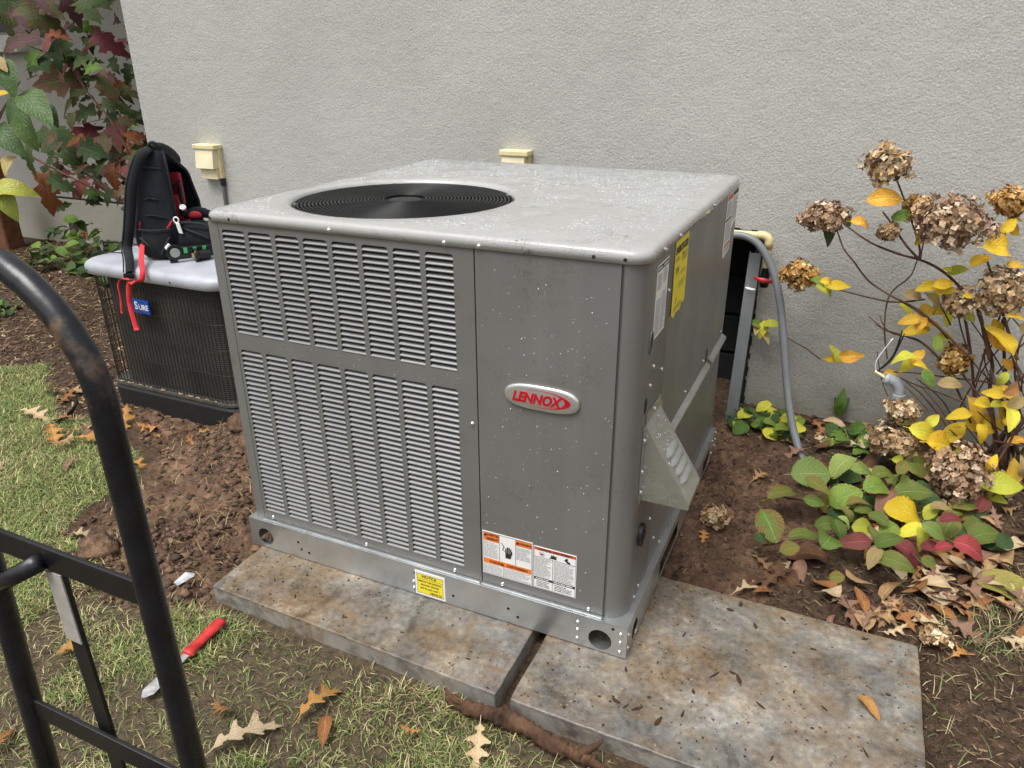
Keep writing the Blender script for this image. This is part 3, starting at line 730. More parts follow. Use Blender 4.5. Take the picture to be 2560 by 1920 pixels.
# ------------------------------------------------------------------ concrete slabs
def slab(x0, x1, y0, y1, skew, mat, label, seed):
    rg = random.Random(seed); n = 26; m = 16; mb = MB()
    def pt(i, j, z):
        u = i/n; v = j/m; x = x0+(x1-x0)*u; y = y0+(y1-y0)*v+skew*(u-.5)
        e = (i in (0, n)) or (j in (0, m)); k = .0012 if e else .0
        return (x+k*(rg.random()-.5)*2, y+k*(rg.random()-.5)*2, z-(.0012*rg.random() if e else 0)+.0006*(rg.random()-.5))
    top = [[pt(i, j, -.0035) for i in range(n+1)] for j in range(m+1)]
    vs = [p for r_ in top for p in r_]; fs = [(j*(n+1)+i, j*(n+1)+i+1, (j+1)*(n+1)+i+1, (j+1)*(n+1)+i) for j in range(m) for i in range(n)]
    ring = [(i, 0) for i in range(n)]+[(n, j) for j in range(m)]+[(i, m) for i in range(n, 0, -1)]+[(0, j) for j in range(m, 0, -1)]
    b0 = len(vs)
    for i, j in ring:
        p = top[j][i]; vs.append((p[0], p[1], -.055+.006*(rg.random()-.5))); 
    b1 = len(vs)
    for i, j in ring: p = top[j][i]; vs.append((p[0]*1.0, p[1], -.11))
    L = len(ring)
    for k in range(L):
        a = ring[k]; b = ring[(k+1) % L]; ia = a[1]*(n+1)+a[0]; ib = b[1]*(n+1)+b[0]
        fs.append((ib, ia, b0+k, b0+(k+1) % L)); fs.append((b0+(k+1) % L, b0+k, b1+k, b1+(k+1) % L))
    mb.add(vs, fs); o = mb.build('concrete_slab', mat, bevel=.004); tag(o, label, 'slab', 'concrete slabs under the unit'); return o
slab(-1.262, -.272, -.238, .40, -.03, MT['slab_l'], 'mud-stained concrete slab under the front of the louvered unit, left of the gap', 1)
slab(-.232, .727, -.258, .39, -.012, MT['slab_r'], 'wide wet concrete slab reaching out right of the unit, scattered with bark bits', 2)

# ------------------------------------------------------------------ packaged air unit
UW, UD, UH = 1.30, 1.293, 1.0825
YF, XS = .019, -.019
unit = thing('packaged_air_unit', 'large taupe packaged air conditioner with louvered front and round top fan grille', 'air conditioner', (-.65, .65, 0))
core = MB(); core.loft([rrect(-1.262, -.045, .048, 1.25, .03, 4, z) for z in (.101, UH+.004)]); core.build('inner_core', MT['dark'], unit)
# base rail ---------------------------------------------------------
def plate_hole(mb, mp, u0, u1, z0, z1, cu, cz, r, n=32):
    fu = []
    for k in range(n):
        a = 2*math.pi*k/n; c, s = math.cos(a), math.sin(a)
        t = min(((u1-cu)/c if c > 1e-9 else (u0-cu)/c if c < -1e-9 else 1e9), ((z1-cz)/s if s > 1e-9 else (z0-cz)/s if s < -1e-9 else 1e9))
        fu.append((cu+t*c, cz+t*s))
    for q in ((u0,z0),(u1,z0),(u1,z1),(u0,z1)):
        k = min(range(n), key=lambda i: (fu[i][0]-q[0])**2+(fu[i][1]-q[1])**2); fu[k] = q
    vs = [mp(*p, 0) for p in fu]+[mp(cu+r*math.cos(2*math.pi*k/n), cz+r*math.sin(2*math.pi*k/n), 0) for k in range(n)]+[mp(cu+r*math.cos(2*math.pi*k/n), cz+r*math.sin(2*math.pi*k/n), -.003) for k in range(n)]
    mb.add(vs, [(k, (k+1) % n, n+(k+1) % n, n+k) for k in range(n)]+[(n+k, n+(k+1) % n, 2*n+(k+1) % n, 2*n+k) for k in range(n)])
RF = lambda u, z, o: (u, 0-o, z)
RS = lambda u, z, o: (0+o, u, z)
def pbox(mb, mp, u0, u1, z0, z1, t0=-.003, t1=0):
    a = [mp(u, z, o) for o in (t0, t1) for u, z in ((u0,z0),(u1,z0),(u1,z1),(u0,z1))]
    return mb.add(a, [(0,3,2,1),(4,5,6,7),(0,1,5,4),(1,2,6,5),(2,3,7,6),(3,0,4,7)])
rail = MB()
pbox(rail, RF, -1.16, -.19, 0, .10)
plate_hole(rail, RF, -1.30, -1.16, 0, .10, -1.236, .043, .031)
plate_hole(rail, RF, -.19, 0, 0, .10, -.075, .038, .033)
plate_hole(rail, RS, 0, .20, 0, .10, .085, .038, .030)
pbox(rail, RS, .20, .36, 0, .10); pbox(rail, RS, .36, .62, .072, .10); pbox(rail, RS, .36, .62, 0, .008)
pbox(rail, RS, .62, 1.03, 0, .10); pbox(rail, RS, 1.03, 1.17, .072, .10); pbox(rail, RS, 1.03, 1.17, 0, .008); pbox(rail, RS, 1.17, UD, 0, .10)
rail.box(-1.30, -1.297, .003, UD, 0, .10); rail.box(-1.297, -.003, UD-.003, UD, 0, .10)
rail.box(-1.30, 0, 0, .045, .1005, .1025); rail.box(-.045, 0, .045, UD, .1005, .1025); rail.box(-1.30, -1.255, .045, UD, .1005, .1025)
rail.box(-1.297, -.003, .003, .028, .0005, .0025)
ro = rail.build('base_rail', MT['galv'], unit)
MB().box(-1.25, -.10, .075, .08, .004, .098).build('inner_brace', MT['galv_old'], ro)
MB().box(-.06, -.03, .12, 1.2, .004, .03).build('inner_rail', MT['galv_old'], ro)
fl = MB(); fl.box(-1.243, -.4435, .006, .0165, .1026, .1065); fl.box(-.4395, -.075, .006, .0165, .1026, .1065); fl.build('sill_strip', MT['galv'], ro, bevel=.002)
# louvered panel ------------------------------------------------------
LC0, LCW, LCP, LPT = -1.234, .0785, .0937, .01622
blocks = ((1.0615, 19), (.7025, 35))
pan = MB(); xs = []
for c in range(8): xs += [LC0+c*LCP, LC0+c*LCP+LCW]
zb = [(blocks[0][0]-19*LPT, blocks[0][0]), (blocks[1][0]-35*LPT, blocks[1][0])]
def fq(x0, x1, z0, z1): pan.add([(x0,YF,z0),(x1,YF,z0),(x1,YF,z1),(x0,YF,z1)], [(0,1,2,3)])
X0, X1 = -1.2445, -.4435
fq(X0, X1, .1027, zb[1][0]); fq(X0, X1, zb[1][1], zb[0][0]); fq(X0, X1, zb[0][1], UH+.003)
for z0, z1 in zb:
    fq(X0, xs[0], z0, z1); fq(xs[-1], X1, z0, z1)
    for c in range(7): fq(xs[2*c+1], xs[2*c+2], z0, z1)
    for c in range(8):
        a, b = xs[2*c], xs[2*c+1]
        pan.add([(a,YF,z0),(a,YF,z1),(a,YF+.016,z1),(a,YF+.016,z0)], [(0,1,2,3)]); pan.add([(b,YF,z0),(b,YF,z1),(b,YF+.016,z1),(b,YF+.016,z0)], [(3,2,1,0)])
        pan.add([(a,YF,z1),(b,YF,z1),(b,YF+.016,z1),(a,YF+.016,z1)], [(0,1,2,3)])
        for e, s in ((a, 1), (b, -1)):      # rounded upper corners of each opening
            pan.add([(e,YF-.0002,z1),(e+s*.006,YF-.0002,z1),(e+s*.0025,YF-.0002,z1-.0022),(e,YF-.0002,z1-.0065)], [(0,1,2,3) if s < 0 else (3,2,1,0)])
for e0, e1 in ((X0, X0), (X1, X1)): pan.add([(e0,YF,.1027),(e0,YF,UH+.003),(e0,YF+.02,UH+.003),(e0,YF+.02,.1027)], [(0,1,2,3)])
lp = pan.build('louvered_panel', MT['paint'], unit)
MB().box(-1.24, -.47, YF+.017, YF+.02, .11, UH-.004).build('coil_face', MT['fins'], lp)
prof = [(.0105, .0085), (.0060, .0072), (.0024, .0052), (.0002, .0030), (-.0010, .0012), (-.0006, .0), (.0012, -.0004)]
sl = MB(); h = LCW/2
sl.add([(s*(h-(.0045*max(0, z-.003)/.0055)), y, z) for y, z in prof for s in (-1, 1)], [(2*i, 2*i+1, 2*i+3, 2*i+2) for i in range(len(prof)-1)])
sme = sl.mesh('louver'); sme.materials.append(MT['louver']); sme.shade_smooth()
spots = [(LC0+c*LCP+LCW/2, YF, z1-(r+1)*LPT+.0012) for z1, n in blocks for r in range(n) for c in range(8)]
camp = Vector((.3649, -1.5357, 1.4955)); spots.sort(key=lambda p: (Vector(p)-camp).length)
for p in spots[:300]: inst(sme, 'louver', lp, p)
rest = MB()
for p in spots[300:]: rest.add([(v.co.x+p[0], v.co.y+p[1], v.co.z+p[2]) for v in sme.vertices], [tuple(f.vertices) for f in sme.polygons])
ro2 = rest.build('louver_rows', MT['louver'], lp, smooth=True); ro2['kind'] = 'stuff'
# plain panels --------------------------------------------------------
MB().box(-.4405, -.0765, YF, YF+.02, .1027, UH+.003).build('front_panel', MT['paint'], unit, bevel=.0012)
cp = MB(); rc = .056
loop = [(-.0745, YF)]+[(XS-rc+rc*math.sin(a), YF+rc-rc*math.cos(a)) for a in np.linspace(0, math.pi/2, 12)]+[(XS, .268)]
inn = [(-.0745, YF+.012)]+[(XS-rc+(rc-.012)*math.sin(a), YF+rc-(rc-.012)*math.cos(a)) for a in np.linspace(0, math.pi/2, 12)]+[(XS-.012, .268)]
n = len(loop); vs = []
for z in (.1027, UH+.003): vs += [(x, y, z) for x, y in loop]+[(x, y, z) for x, y in inn]
cp.add(vs, [(i, i+1, 2*n+i+1, 2*n+i) for i in range(n-1)]+[(n+i+1, n+i, 3*n+i, 3*n+i+1) for i in range(n-1)]+[(0, 2*n, 3*n, n), (n-1, 2*n-1, 4*n-1, 3*n-1)])
cp.build('corner_post', MT['paint'], unit, smooth=False).data.shade_auto_smooth(angle=R(40)) if hasattr(bpy.types.Mesh, 'shade_auto_smooth') else cp.build('corner_post', MT['paint'], unit, smooth=True)
MB().box(XS-.014, XS, .2705, UD-.019, .502, UH+.003).build('side_panel', MT['paint'], unit, bevel=.0012)
MB().box(XS-.014, XS-.001, .2705, UD-.019, .1027, .500).build('lower_side_panel', MT['paint'], unit, bevel=.0012)
lm = MB(); lm.box(-1.281, -1.2465, YF, YF+.03, .1027, UH+.003); lm.box(-1.281, -1.268, YF+.03, UD-.019, .1027, UH+.003); lm.build('left_panel', MT['paint'], unit, bevel=.0015)
MB().box(-1.268, XS-.014, UD-.032, UD-.019, .1027, UH+.003).build('back_panel', MT['paint'], unit)
def ledge(y0, y1):
    mb = MB(); mb.add([(XS+.0004,y0,.516),(XS+.0004,y1,.516),(XS+.016,y1,.504),(XS+.016,y0,.504),(XS+.016,y0,.494),(XS+.016,y1,.494)], [(0,3,2,1),(3,4,5,2)])
    o = mb.build('drip_ledge', MT['galv'], unit); s = o.modifiers.new('solid', 'SOLIDIFY'); s.thickness = .0015
ledge(.275, .955); ledge(.985, 1.274)
# top cover -------------------------------------------------------------
FC, FR = (-.885, .425), .335
ox0, ox1, oy0, oy1 = -1.286, -.014, .014, 1.279
prof = [(0, UH, .045), (0, UH+.016, .045), (.002, UH+.0225, .046), (.0065, UH+.028, .05), (.013, UH+.0305, .056)]
loops = [rrect(ox0+i, ox1-i, oy0+i, oy1-i, [q, q, .03+i, q+.008], 8, z) for i, z, q in prof]
NA = 128
def ray_loop(lp_, c, a):
    dx, dy = math.cos(a), math.sin(a); best = None
    for i in range(len(lp_)):
        p, q = lp_[i], lp_[(i+1) % len(lp_)]; ex, ey = q[0]-p[0], q[1]-p[1]; den = dx*ey-dy*ex
        if abs(den) < 1e-12: continue
        t = ((p[0]-c[0])*ey-(p[1]-c[1])*ex)/den; s = ((p[0]-c[0])*dy-(p[1]-c[1])*dx)/den
        if t > 0 and -1e-9 <= s <= 1+1e-9 and (best is None or t < best): best = t
    return (c[0]+best*dx, c[1]+best*dy)
lid = MB(); rays = sorted([2*math.pi*k/NA for k in range(NA)]+[math.atan2(y-FC[1], x-FC[0]) % (2*math.pi) for x, y, z in loops[-1]])
rays = [a for i, a in enumerate(rays) if i == 0 or a-rays[i-1] > 1e-5]
lls = [[(*ray_loop(l_, FC, a), l_[0][2]) for a in rays] for l_ in loops]
for rr, zz in ((FR+.055, UH+.0315), (FR+.022, UH+.0310), (FR+.008, UH+.029), (FR, UH+.022), (FR-.003, UH+.012), (FR-.003, UH-.06)): lls.append([(FC[0]+rr*math.cos(a), FC[1]+rr*math.sin(a), zz) for a in rays])
lls.insert(0, [(x-.003 if x > -.6 else x+.003, y-.003 if y > .6 else y+.003, UH) for x, y, z in lls[0]])
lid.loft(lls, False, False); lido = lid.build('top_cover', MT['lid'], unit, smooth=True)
if hasattr(lido.data, 'shade_auto_smooth'): lido.data.shade_auto_smooth(angle=R(50))
# fan and grille ---------------------------------------------------------
fan = MB(); fan.cyl((FC[0], FC[1], UH-.05), (FC[0], FC[1], UH-.01), .07, 24)
for k in range(3):
    a0 = 2*math.pi*k/3; g_ = []
    for i in range(6):
        r_ = .07+.24*i/5
        for j in range(5):
            a = a0+(j/4-.5)*1.25*(.75+.25*i/5)+.1*i/5; g_.append((FC[0]+r_*math.cos(a), FC[1]+r_*math.sin(a), UH-.06+.045*(j/4)))
    fan.add(g_, [(i*5+j, i*5+j+1, (i+1)*5+j+1, (i+1)*5+j) for i in range(5) for j in range(4)])
fan.build('fan_blades', MT['guard'], unit, smooth=True)
MB().cyl((FC[0], FC[1], UH-.2), (FC[0], FC[1], UH-.19), FR+.02, 48).build('fan_well', MT['dark'], unit)
fg = MB()
gz = lambda r_: UH+.016+.006*(1-(r_/FR)**2)
for k in range(4):
    a = R(38)+k*math.pi/2; fg.tube([(FC[0]+r_*math.cos(a), FC[1]+r_*math.sin(a), gz(r_)-.004) for r_ in np.linspace(.03, FR-.004, 8)], .0024, 6)
fgo = fg.build('fan_guard', MT['guard'], unit, smooth=True)
hb = MB(); hb.loft([[(FC[0]+r_*math.cos(t), FC[1]+r_*math.sin(t), gz(0)+z) for t in np.linspace(0, 2*math.pi, 33)[:-1]] for r_, z in ((.052, -.012), (.052, -.004), (.047, -.001), (.02, .0))])
hb.build('hub', MT['guard'], fgo, smooth=True, bevel=.001)
for k in range(25):
    r_ = .066+k*(FR-.006-.066)/24; q = MB(); nn = 72; vs = []
    for i in range(nn):
        a = 2*math.pi*i/nn
        for j in range(6):
            b = math.pi*j/3; rr = r_+.0031*math.cos(b); vs.append((FC[0]+rr*math.cos(a), FC[1]+rr*math.sin(a), gz(r_)+.0031*math.sin(b)))
    q.add(vs, [(i*6+j, i*6+(j+1) % 6, ((i+1) % nn)*6+(j+1) % 6, ((i+1) % nn)*6+j) for i in range(nn) for j in range(6)]); q.build('ring', MT['guard'], fgo, smooth=True)
for k in range(4):
    a = R(38)+k*math.pi/2; p = (FC[0]+(FR-.012)*math.cos(a), FC[1]+(FR-.012)*math.sin(a)); MB().cyl((*p, gz(FR)-.004), (*p, gz(FR)+.006), .006, 8).build('screw', MT['screw'], fgo)
# screws ----------------------------------------------------------------
sm = MB(); sm.loft([[(r_*math.cos(t), r_*math.sin(t), z) for t in np.linspace(0, 2*math.pi, 11)[:-1]] for r_, z in ((.0062, 0), (.0062, .0012), (.0044, .0016), (.0044, .0042), (.003, .005))])
scm = sm.mesh('screw'); scm.materials.append(MT['screw']); scm.shade_smooth()
FROT, SROT, TROT = (R(90), 0, 0), (R(90), 0, R(90)), (0, 0, 0)
for x, z, y in [(-.859,1.091,oy0),(-.52,1.089,oy0),(-.426,1.089,oy0),(-.459,.612,YF),(-1.209,.116,YF),(-.842,.116,YF),(-.531,.116,YF),(-.376,.116,YF),(-.117,.116,YF),
                (-.14,.078,0),(-.14,.052,0),(-.14,.022,0),(-.018,.078,0),(-.018,.05,0),(-.018,.018,0),(-.665,.045,0),(-.665,.022,0)]: inst(scm, 'screw', unit, (x, y, z), FROT)
for y, z, x in [(.146,1.092,-.014),(.305,1.092,-.014),(.762,1.09,-.014),(.242,.968,XS),(.141,.803,XS),(.12,.76,XS),(.235,.76,XS),(.882,.545,XS),(1.218,.541,XS),(.60,.545,XS),(.24,.40,XS),(.24,.30,XS),(.31,.19,XS),(.12,.115,XS),(.16,.125,XS),(.40,.118,XS),
                (1.27,.09,0),(1.27,.06,0),(1.27,.03,0),(1.2,.085,0),(1.2,.03,0),(.012,.075,0),(.012,.03,0)]: inst(scm, 'screw', unit, (x, y, z), SROT)
hm = MB().cyl((0,0,0), (0,0,.0008), .0045, 10).mesh('screw_hole'); hm.materials.append(MT['dark'])
for x, z, y in [(-1.267,1.091,oy0),(-1.196,1.092,oy0),(-.141,1.092,oy0),(-.069,1.092,oy0),(-1.1,.06,0),(-1.09,.035,0),(-1.06,.03,0),(-.35,.05,0),(-.32,.03,0),(-.53,.035,0),(-.66,.078,0),(-.04,.088,0)]: inst(hm, 'screw_hole', unit, (x, y, z), FROT)
# openings on the side ------------------------------------------------------
def disc(name, mat, y, z, ry, rz, t):
    mb = MB(); mb.loft([[(XS+o, y+ry*k*math.cos(a), z+rz*k*math.sin(a)) for a in np.linspace(0, 2*math.pi, 21)[:-1]] for o, k in ((.0005, 1), (t, 1), (t+.0008, .8))]); return mb.build(name, mat, unit, smooth=False)
disc('knockout', MT['dark'], .098, .879, .0125, .027, .001); disc('knockout', MT['dark'], .092, .716, .010, .022, .001)
gr = disc('grommet', MT['rubber'], .137, .313, .030, .034, .010); MB().cyl((XS+.0105,.137,.313), (XS+.014,.137,.313), .014, 16).build('plug', MT['black_plastic'], gr, bevel=.002)
rim = MB(); rim.tube([(XS+.001, .098+.014*math.cos(a), .879+.029*math.sin(a)) for a in np.linspace(0, 2*math.pi, 21)], .0022, 6, False); rim.build('knockout_rim', MT['paint'], unit, smooth=True)
sl_ = MB(); sl_.box(XS, XS+.0008, .93, .955, .515, .565); sl_.build('side_slot', MT['dark'], unit)
# exhaust hood ---------------------------------------------------------------
hd = MB(); a0, a1 = .106, .250; tx, tz, bz = .107, .452, .440; top = .655
hd.add([(XS+.001,a0,top),(XS+.001,a1,top),(tx,a1,tz+.004),(tx,a0,tz+.004),(tx,a0,bz),(tx,a1,bz),(XS+.001,a0,bz),(XS+.001,a1,bz)],
       [(0,3,2,1),(3,4,5,2),(0,6,4,3),(1,2,5,7)])
hd.box(XS+.0008, XS+.0028, a0-.022, a0-.0005, bz-.004, top+.004); hd.box(XS+.0008, XS+.0028, a1+.0005, a1+.02, bz, top+.004); hd.box(XS+.0008, XS+.0028, a0-.0, a1, top+.0005, top+.03)
ho = hd.build('exhaust_hood', MT['galv'], unit); hq = ho.modifiers.new('solid', 'SOLIDIFY'); hq.thickness = .0012
d1 = Vector((tx-XS, 0, tz-top)).normalized(); nn_ = Vector((-d1.z, 0, d1.x)); nn_ = nn_ if nn_.x > 0 else -nn_
for k in range(4):
    c = Vector((XS, (a0+a1)/2+.004, top))+d1*(.105+.026*k); mb = MB(); vs = []
    for i in range(9):
        t = i/8*2-1; wy = .056*t; hh = .010*max(0, 1-t**4)
        for d_, hgt in ((-.011, 0), (-.004, .55), (.004, 1.), (.0075, .85), (.008, 0)): vs.append(c+Vector((0, wy, 0))+d1*d_*max(.3, 1-t**6)+nn_*(.0015+hh*hgt))
    mb.add(vs, [(i*5+j, i*5+j+1, (i+1)*5+j+1, (i+1)*5+j) for i in range(8) for j in range(4)]); mb.build('hood_louver', MT['galv'], ho, smooth=True)
for y, z in ((.095, .62), (.095, .53), (.095,.47), (.26, .60), (.18, .672)): inst(scm, 'screw', ho, (XS+.003, y, z), SROT)
# badge -------------------------------------------------------------------
def text(name, s, size, loc, rot, mat, parent, ext=.0004, shear=0, bold=0, xs=1., al='CENTER'):
    c = bpy.data.curves.new(name, 'FONT'); c.body = s; c.size = size; c.extrude = ext; c.shear = shear; c.offset = bold; c.align_x = al; c.align_y = 'CENTER'; c.resolution_u = 3
    o = bpy.data.objects.new('tmp', c); link(o); dg = bpy.context.evaluated_depsgraph_get(); me = bpy.data.meshes.new_from_object(o.evaluated_get(dg)); bpy.data.objects.remove(o); bpy.data.curves.remove(c)
    me.materials.clear(); me.materials.append(mat); return inst(me, name, parent, loc, rot, (xs, 1, 1))
bc = (-.2615, .7235)
def stad(w_, h_, y): return [(bc[0]+w_*math.copysign(abs(math.cos(t))**.62, math.cos(t)), y, bc[1]+h_*math.copysign(abs(math.sin(t))**.80, math.sin(t))) for t in np.linspace(0, 2*math.pi, 65)[:-1]]
bo = MB().loft([stad(.1, .0335, YF-.0005), stad(.1, .0335, YF-.0055), stad(.098, .0315, YF-.0080), stad(.090, .026, YF-.0095)]).build('badge', MT['badge'], unit, smooth=True)
text('lettering', 'LENNOX', .0370, (-.2760, YF-.0101, .7205), FROT, MT['red_enamel'], bo, .0005, .28, .0016, .84)
sw = MB(); vs = []
for i in range(41):
    t = R(118)+(R(-112)-R(118))*i/40; k = max(.0, math.cos((t-R(-5))*.78))**1.3; ox, oz = .079*math.cos(t), .0232*math.sin(t)
    for q in (1, 1-.17*k-.016): vs.append((-.262+ox*q-(0 if q == 1 else .001*k), YF-.0101, .7235+oz*(1 if q == 1 else 1-.10*k-.02)))
sw.add(vs, [(2*i, 2*i+1, 2*i+3, 2*i+2) for i in range(40)]); swo = sw.build('swoosh', MT['red_enamel'], bo); swo.modifiers.new('solid', 'SOLIDIFY').thickness = .0005
# labels ----------------------------------------------------------------
FP = lambda u, z, o: (u, YF-o, z)
SP = lambda u, z, o: (XS+o, u, z)
def sticker(mp, u0, u1, z0, z1, mat, name='label', parent=None, o=.0010): 
    mb = MB(); pbox(mb, mp, u0, u1, z0, z1, .0001, o); return mb.build(name, mat, parent or unit)
def lines(mp, u0, u1, z0, z1, n, par, seed, mat='greyink', o=.0014, th=.36, dash=False):
    rg = random.Random(seed); mb = MB(); p = (z1-z0)/n
    for i in range(n):
        z = z1-(i+.5)*p; e = u1-(u1-u0)*(rg.random()*.35 if rg.random() < .4 else rg.random()*.06); u = u0
        while u < e-.002:
            w_ = min(e-u, .004+rg.random()*.012); pbox(mb, mp, u, u+w_, z-p*th/2, z+p*th/2, .0011, o); u += w_+.0016
    return mb.build('print_lines', MT[mat], par)
def tri(mp, u, z, s, par, mat='ink', o=.0018):
    mb = MB(); mb.add([mp(u-s*.58, z-s*.5, o), mp(u+s*.58, z-s*.5, o), mp(u, z+s*.5, o)], [(0,1,2)]); mb.build('warning_triangle', MT[mat], par)
u0, u1, z0, z1 = -.4365, -.2835, .139, .284
L1 = sticker(FP, u0, u1, z0, z1, MT['white'], 'warning_label')
c1, c2, zm = u0+.052, u0+.102, .1845
sticker(FP, u0+.003, c1, z1-.031, z1-.003, MT['orange'], 'orange_block', L1, .0014); sticker(FP, c2, u1-.003, z1-.023, z1-.003, MT['orange'], 'orange_block', L1, .0014); sticker(FP, u0+.003, u1-.003, zm-.0085, zm+.0085, MT['orange'], 'orange_block', L1, .0014)
text('lettering', 'AVERTIS-', .0105, (u0+.031, YF-.0018, z1-.0105), FROT, MT['ink'], L1, .0001, 0, .0003); text('lettering', 'SEMENT', .0105, (u0+.031, YF-.0018, z1-.0230), FROT, MT['ink'], L1, .0001, 0, .0003)
text('lettering', 'WARNING', .0105, (c2+.028, YF-.0018, z1-.0135), FROT, MT['ink'], L1, .0001, 0, .0003, .82); text('lettering', 'WARNING    AVERTISSEMENT', .0105, ((u0+u1)/2+.004, YF-.0018, zm-.0005), FROT, MT['ink'], L1, .0001, 0, .0003, .86)
tri(FP, u0+.0085, z1-.0115, .009, L1); tri(FP, c2+.0055, z1-.0135, .009, L1); tri(FP, -.3740, zm, .009, L1)
bl = MB()
for a in (c1, c2): pbox(bl, FP, a-.0005, a+.0005, zm+.0085, z1-.003, .0011, .0015)
pbox(bl, FP, u0+.063, u0+.064, z0+.003, zm-.0085, .0011, .0015)
for a, b in ((z0+.0025, z0+.0032), (z1-.0034, z1-.0027)): pbox(bl, FP, u0+.003, u1-.003, a, b, .0011, .0015)
for a in (u0+.0025, u1-.0032): pbox(bl, FP, a, a+.0007, z0+.003, z1-.003, .0011, .0015)
bl.build('border_lines', MT['ink'], L1)
lines(FP, u0+.005, c1-.003, zm+.012, z1-.034, 13, L1, 1); lines(FP, c2+.002, u1-.005, zm+.03, z1-.027, 12, L1, 2); lines(FP, u0+.005, u0+.061, z0+.005, zm-.011, 8, L1, 3); lines(FP, u0+.066, u1-.005, z0+.005, zm-.011, 8, L1, 4)
hi = MB(); hu, hz = u0+.079, .232
def poly(mb, pts, o=.0016): mb.add([FP(hu+a, hz+b, o) for a, b in pts], [tuple(range(len(pts)))])
poly(hi, [(-.008,-.022),(.008,-.022),(.011,-.006),(-.008,-.004)][::1]); 
for k, (a, t_) in enumerate(((-.0085,.010),(-.0035,.0155),(.0015,.0155),(.0065,.011))): poly(hi, [(a,-.006),(a+.0038,-.006),(a+.0038,t_),(a,t_)])
poly(hi, [(.010,-.012),(.0135,-.004),(.0125,.006),(.010,.002)])
for (ax, az), (bx, bz_) in (((-.021,.026),(-.012,.013)),((-.012,.013),(-.017,.004)),((-.017,.004),(-.009,-.002))): poly(hi, [(ax-.0014,az),(ax+.0014,az),(bx+.0014,bz_),(bx-.0014,bz_)][::-1])
hi.build('shock_pictogram', MT['ink'], L1)
u0, u1, z0, z1 = -.2805, -.1555, .1385, .2785
L2 = sticker(FP, u0, u1, z0, z1, MT['white'], 'warning_label', o=.0011)
sticker(FP, u0+.002, u1-.002, z1-.0115, z1-.0025, MT['redorange'], 'orange_block', L2, .0015); text('lettering', 'WARNING   AVERTISSEMENT', .0098, ((u0+u1)/2, YF-.0018, z1-.0072), FROT, MT['ink'], L2, .0001, 0, .0003, .78); tri(FP, u0+.0505, z1-.007, .0075, L2)
um = u0+.057; sticker(FP, u0+.002, um-.001, z0+.030, z0+.038, MT['ink'], 'black_bar', L2, .0015); sticker(FP, um+.001, u1-.002, z0+.030, z0+.038, MT['ink'], 'black_bar', L2, .0015)
bl = MB(); pbox(bl, FP, um-.0005, um+.0005, z0+.003, z1-.034, .0012, .0016); pbox(bl, FP, u0+.002, u1-.002, z1-.0345, z1-.0335, .0012, .0016)
for a, b in ((z0+.0018, z0+.0025),): pbox(bl, FP, u0+.002, u1-.002, a, b, .0012, .0016)
for a in (u0+.0018, u1-.0025): pbox(bl, FP, a, a+.0007, z0+.002, z1-.002, .0012, .0016)
bl.build('border_lines', MT['ink'], L2)
lines(FP, u0+.005, um-.004, z0+.040, z1-.037, 18, L2, 5, o=.0016); lines(FP, um+.003, u1-.005, z0+.040, z1-.037, 18, L2, 6, o=.0016); lines(FP, u0+.010, um-.008, z0+.006, z0+.027, 4, L2, 7, 'ink', .0016, .34); lines(FP, um+.006, u1-.010, z0+.006, z0+.027, 4, L2, 8, 'ink', .0016, .34)
lines(FP, u0+.008, um-.010, z0+.0325, z0+.0355, 1, L2, 9, 'white', .0018, .8); lines(FP, um+.004, u1-.008, z0+.0325, z0+.0355, 1, L2, 10, 'white', .0018, .8)
ic = MB(); rgi = random.Random(5); icz = z1-.0225
ic.add([FP(u0+.058+a, icz+b, .0016) for a, b in ((-.012,-.007),(.011,-.007),(.0085,-.001),(.010,.005),(.004,.002),(.001,.007),(-.003,.002),(-.006,.006),(-.007,-.002))], [tuple(range(9))])
for a, b in ((.094,.0),(.099,-.004),(.104,-.006),(.0975,.004)): ic.add([FP(u0+a+.0035*math.cos(t)*(1+.3*math.sin(3*t)), icz+b-.001+.004*math.sin(t), .0016) for t in np.linspace(0, 2*math.pi, 10)[:-1]], [tuple(range(9))])
ic.add([FP(u0+.025+a, icz+b, .0016) for a, b in ((-.004,-.003),(.004,-.003),(.005,.002),(.001,.0005),(-.002,.003),(-.0045,.001))], [tuple(range(6))])
ic.build('pictogram', MT['ink'], L2)
rg_ = MB()
for k in range(24):
    a, b = 2*math.pi*k/24, 2*math.pi*(k+1)/24; rg_.add([FP(u0+.025+r_*math.cos(t), icz+r_*math.sin(t), .0017) for t, r_ in ((a,.0078),(b,.0078),(b,.0069),(a,.0069))], [(0,1,2,3)])
rg_.build('prohibition_ring', MT['red_enamel'], L2)
# yellow notice on the rail
RP = lambda u, z, o: (u, -o, z)
u0, u1, z0, z1 = -.6585, -.5565, .0045, .0905
L3 = sticker(RP, u0, u1, z0, z1, MT['white'], 'notice_label', o=.0012); sticker(RP, u0+.006, u1-.006, z0+.007, z1-.008, MT['yellow'], 'yellow_field', L3, .0016)
text('lettering', 'NOTICE', .0135, ((u0+u1)/2-.002, -.0018, z1-.0165), FROT, MT['ink'], L3, .0001, 0, .0003)
for i, s in enumerate(('REMOVE THIS SHIPPING', 'BRACKET BEFORE', 'INSTALLING UNIT !')): text('lettering', s, .0083, ((u0+u1)/2-.001, -.0018, z1-.0345-.0125*i), FROT, MT['ink'], L3, .0001, 0, .0002, .92)
bl = MB(); pbox(bl, RP, u0+.006, u1-.006, z1-.0255, z1-.0247, .0013, .0018)
for a, b in ((z0+.007, z0+.0077), (z1-.0087, z1-.008)): pbox(bl, RP, u0+.006, u1-.006, a, b, .0013, .0018)
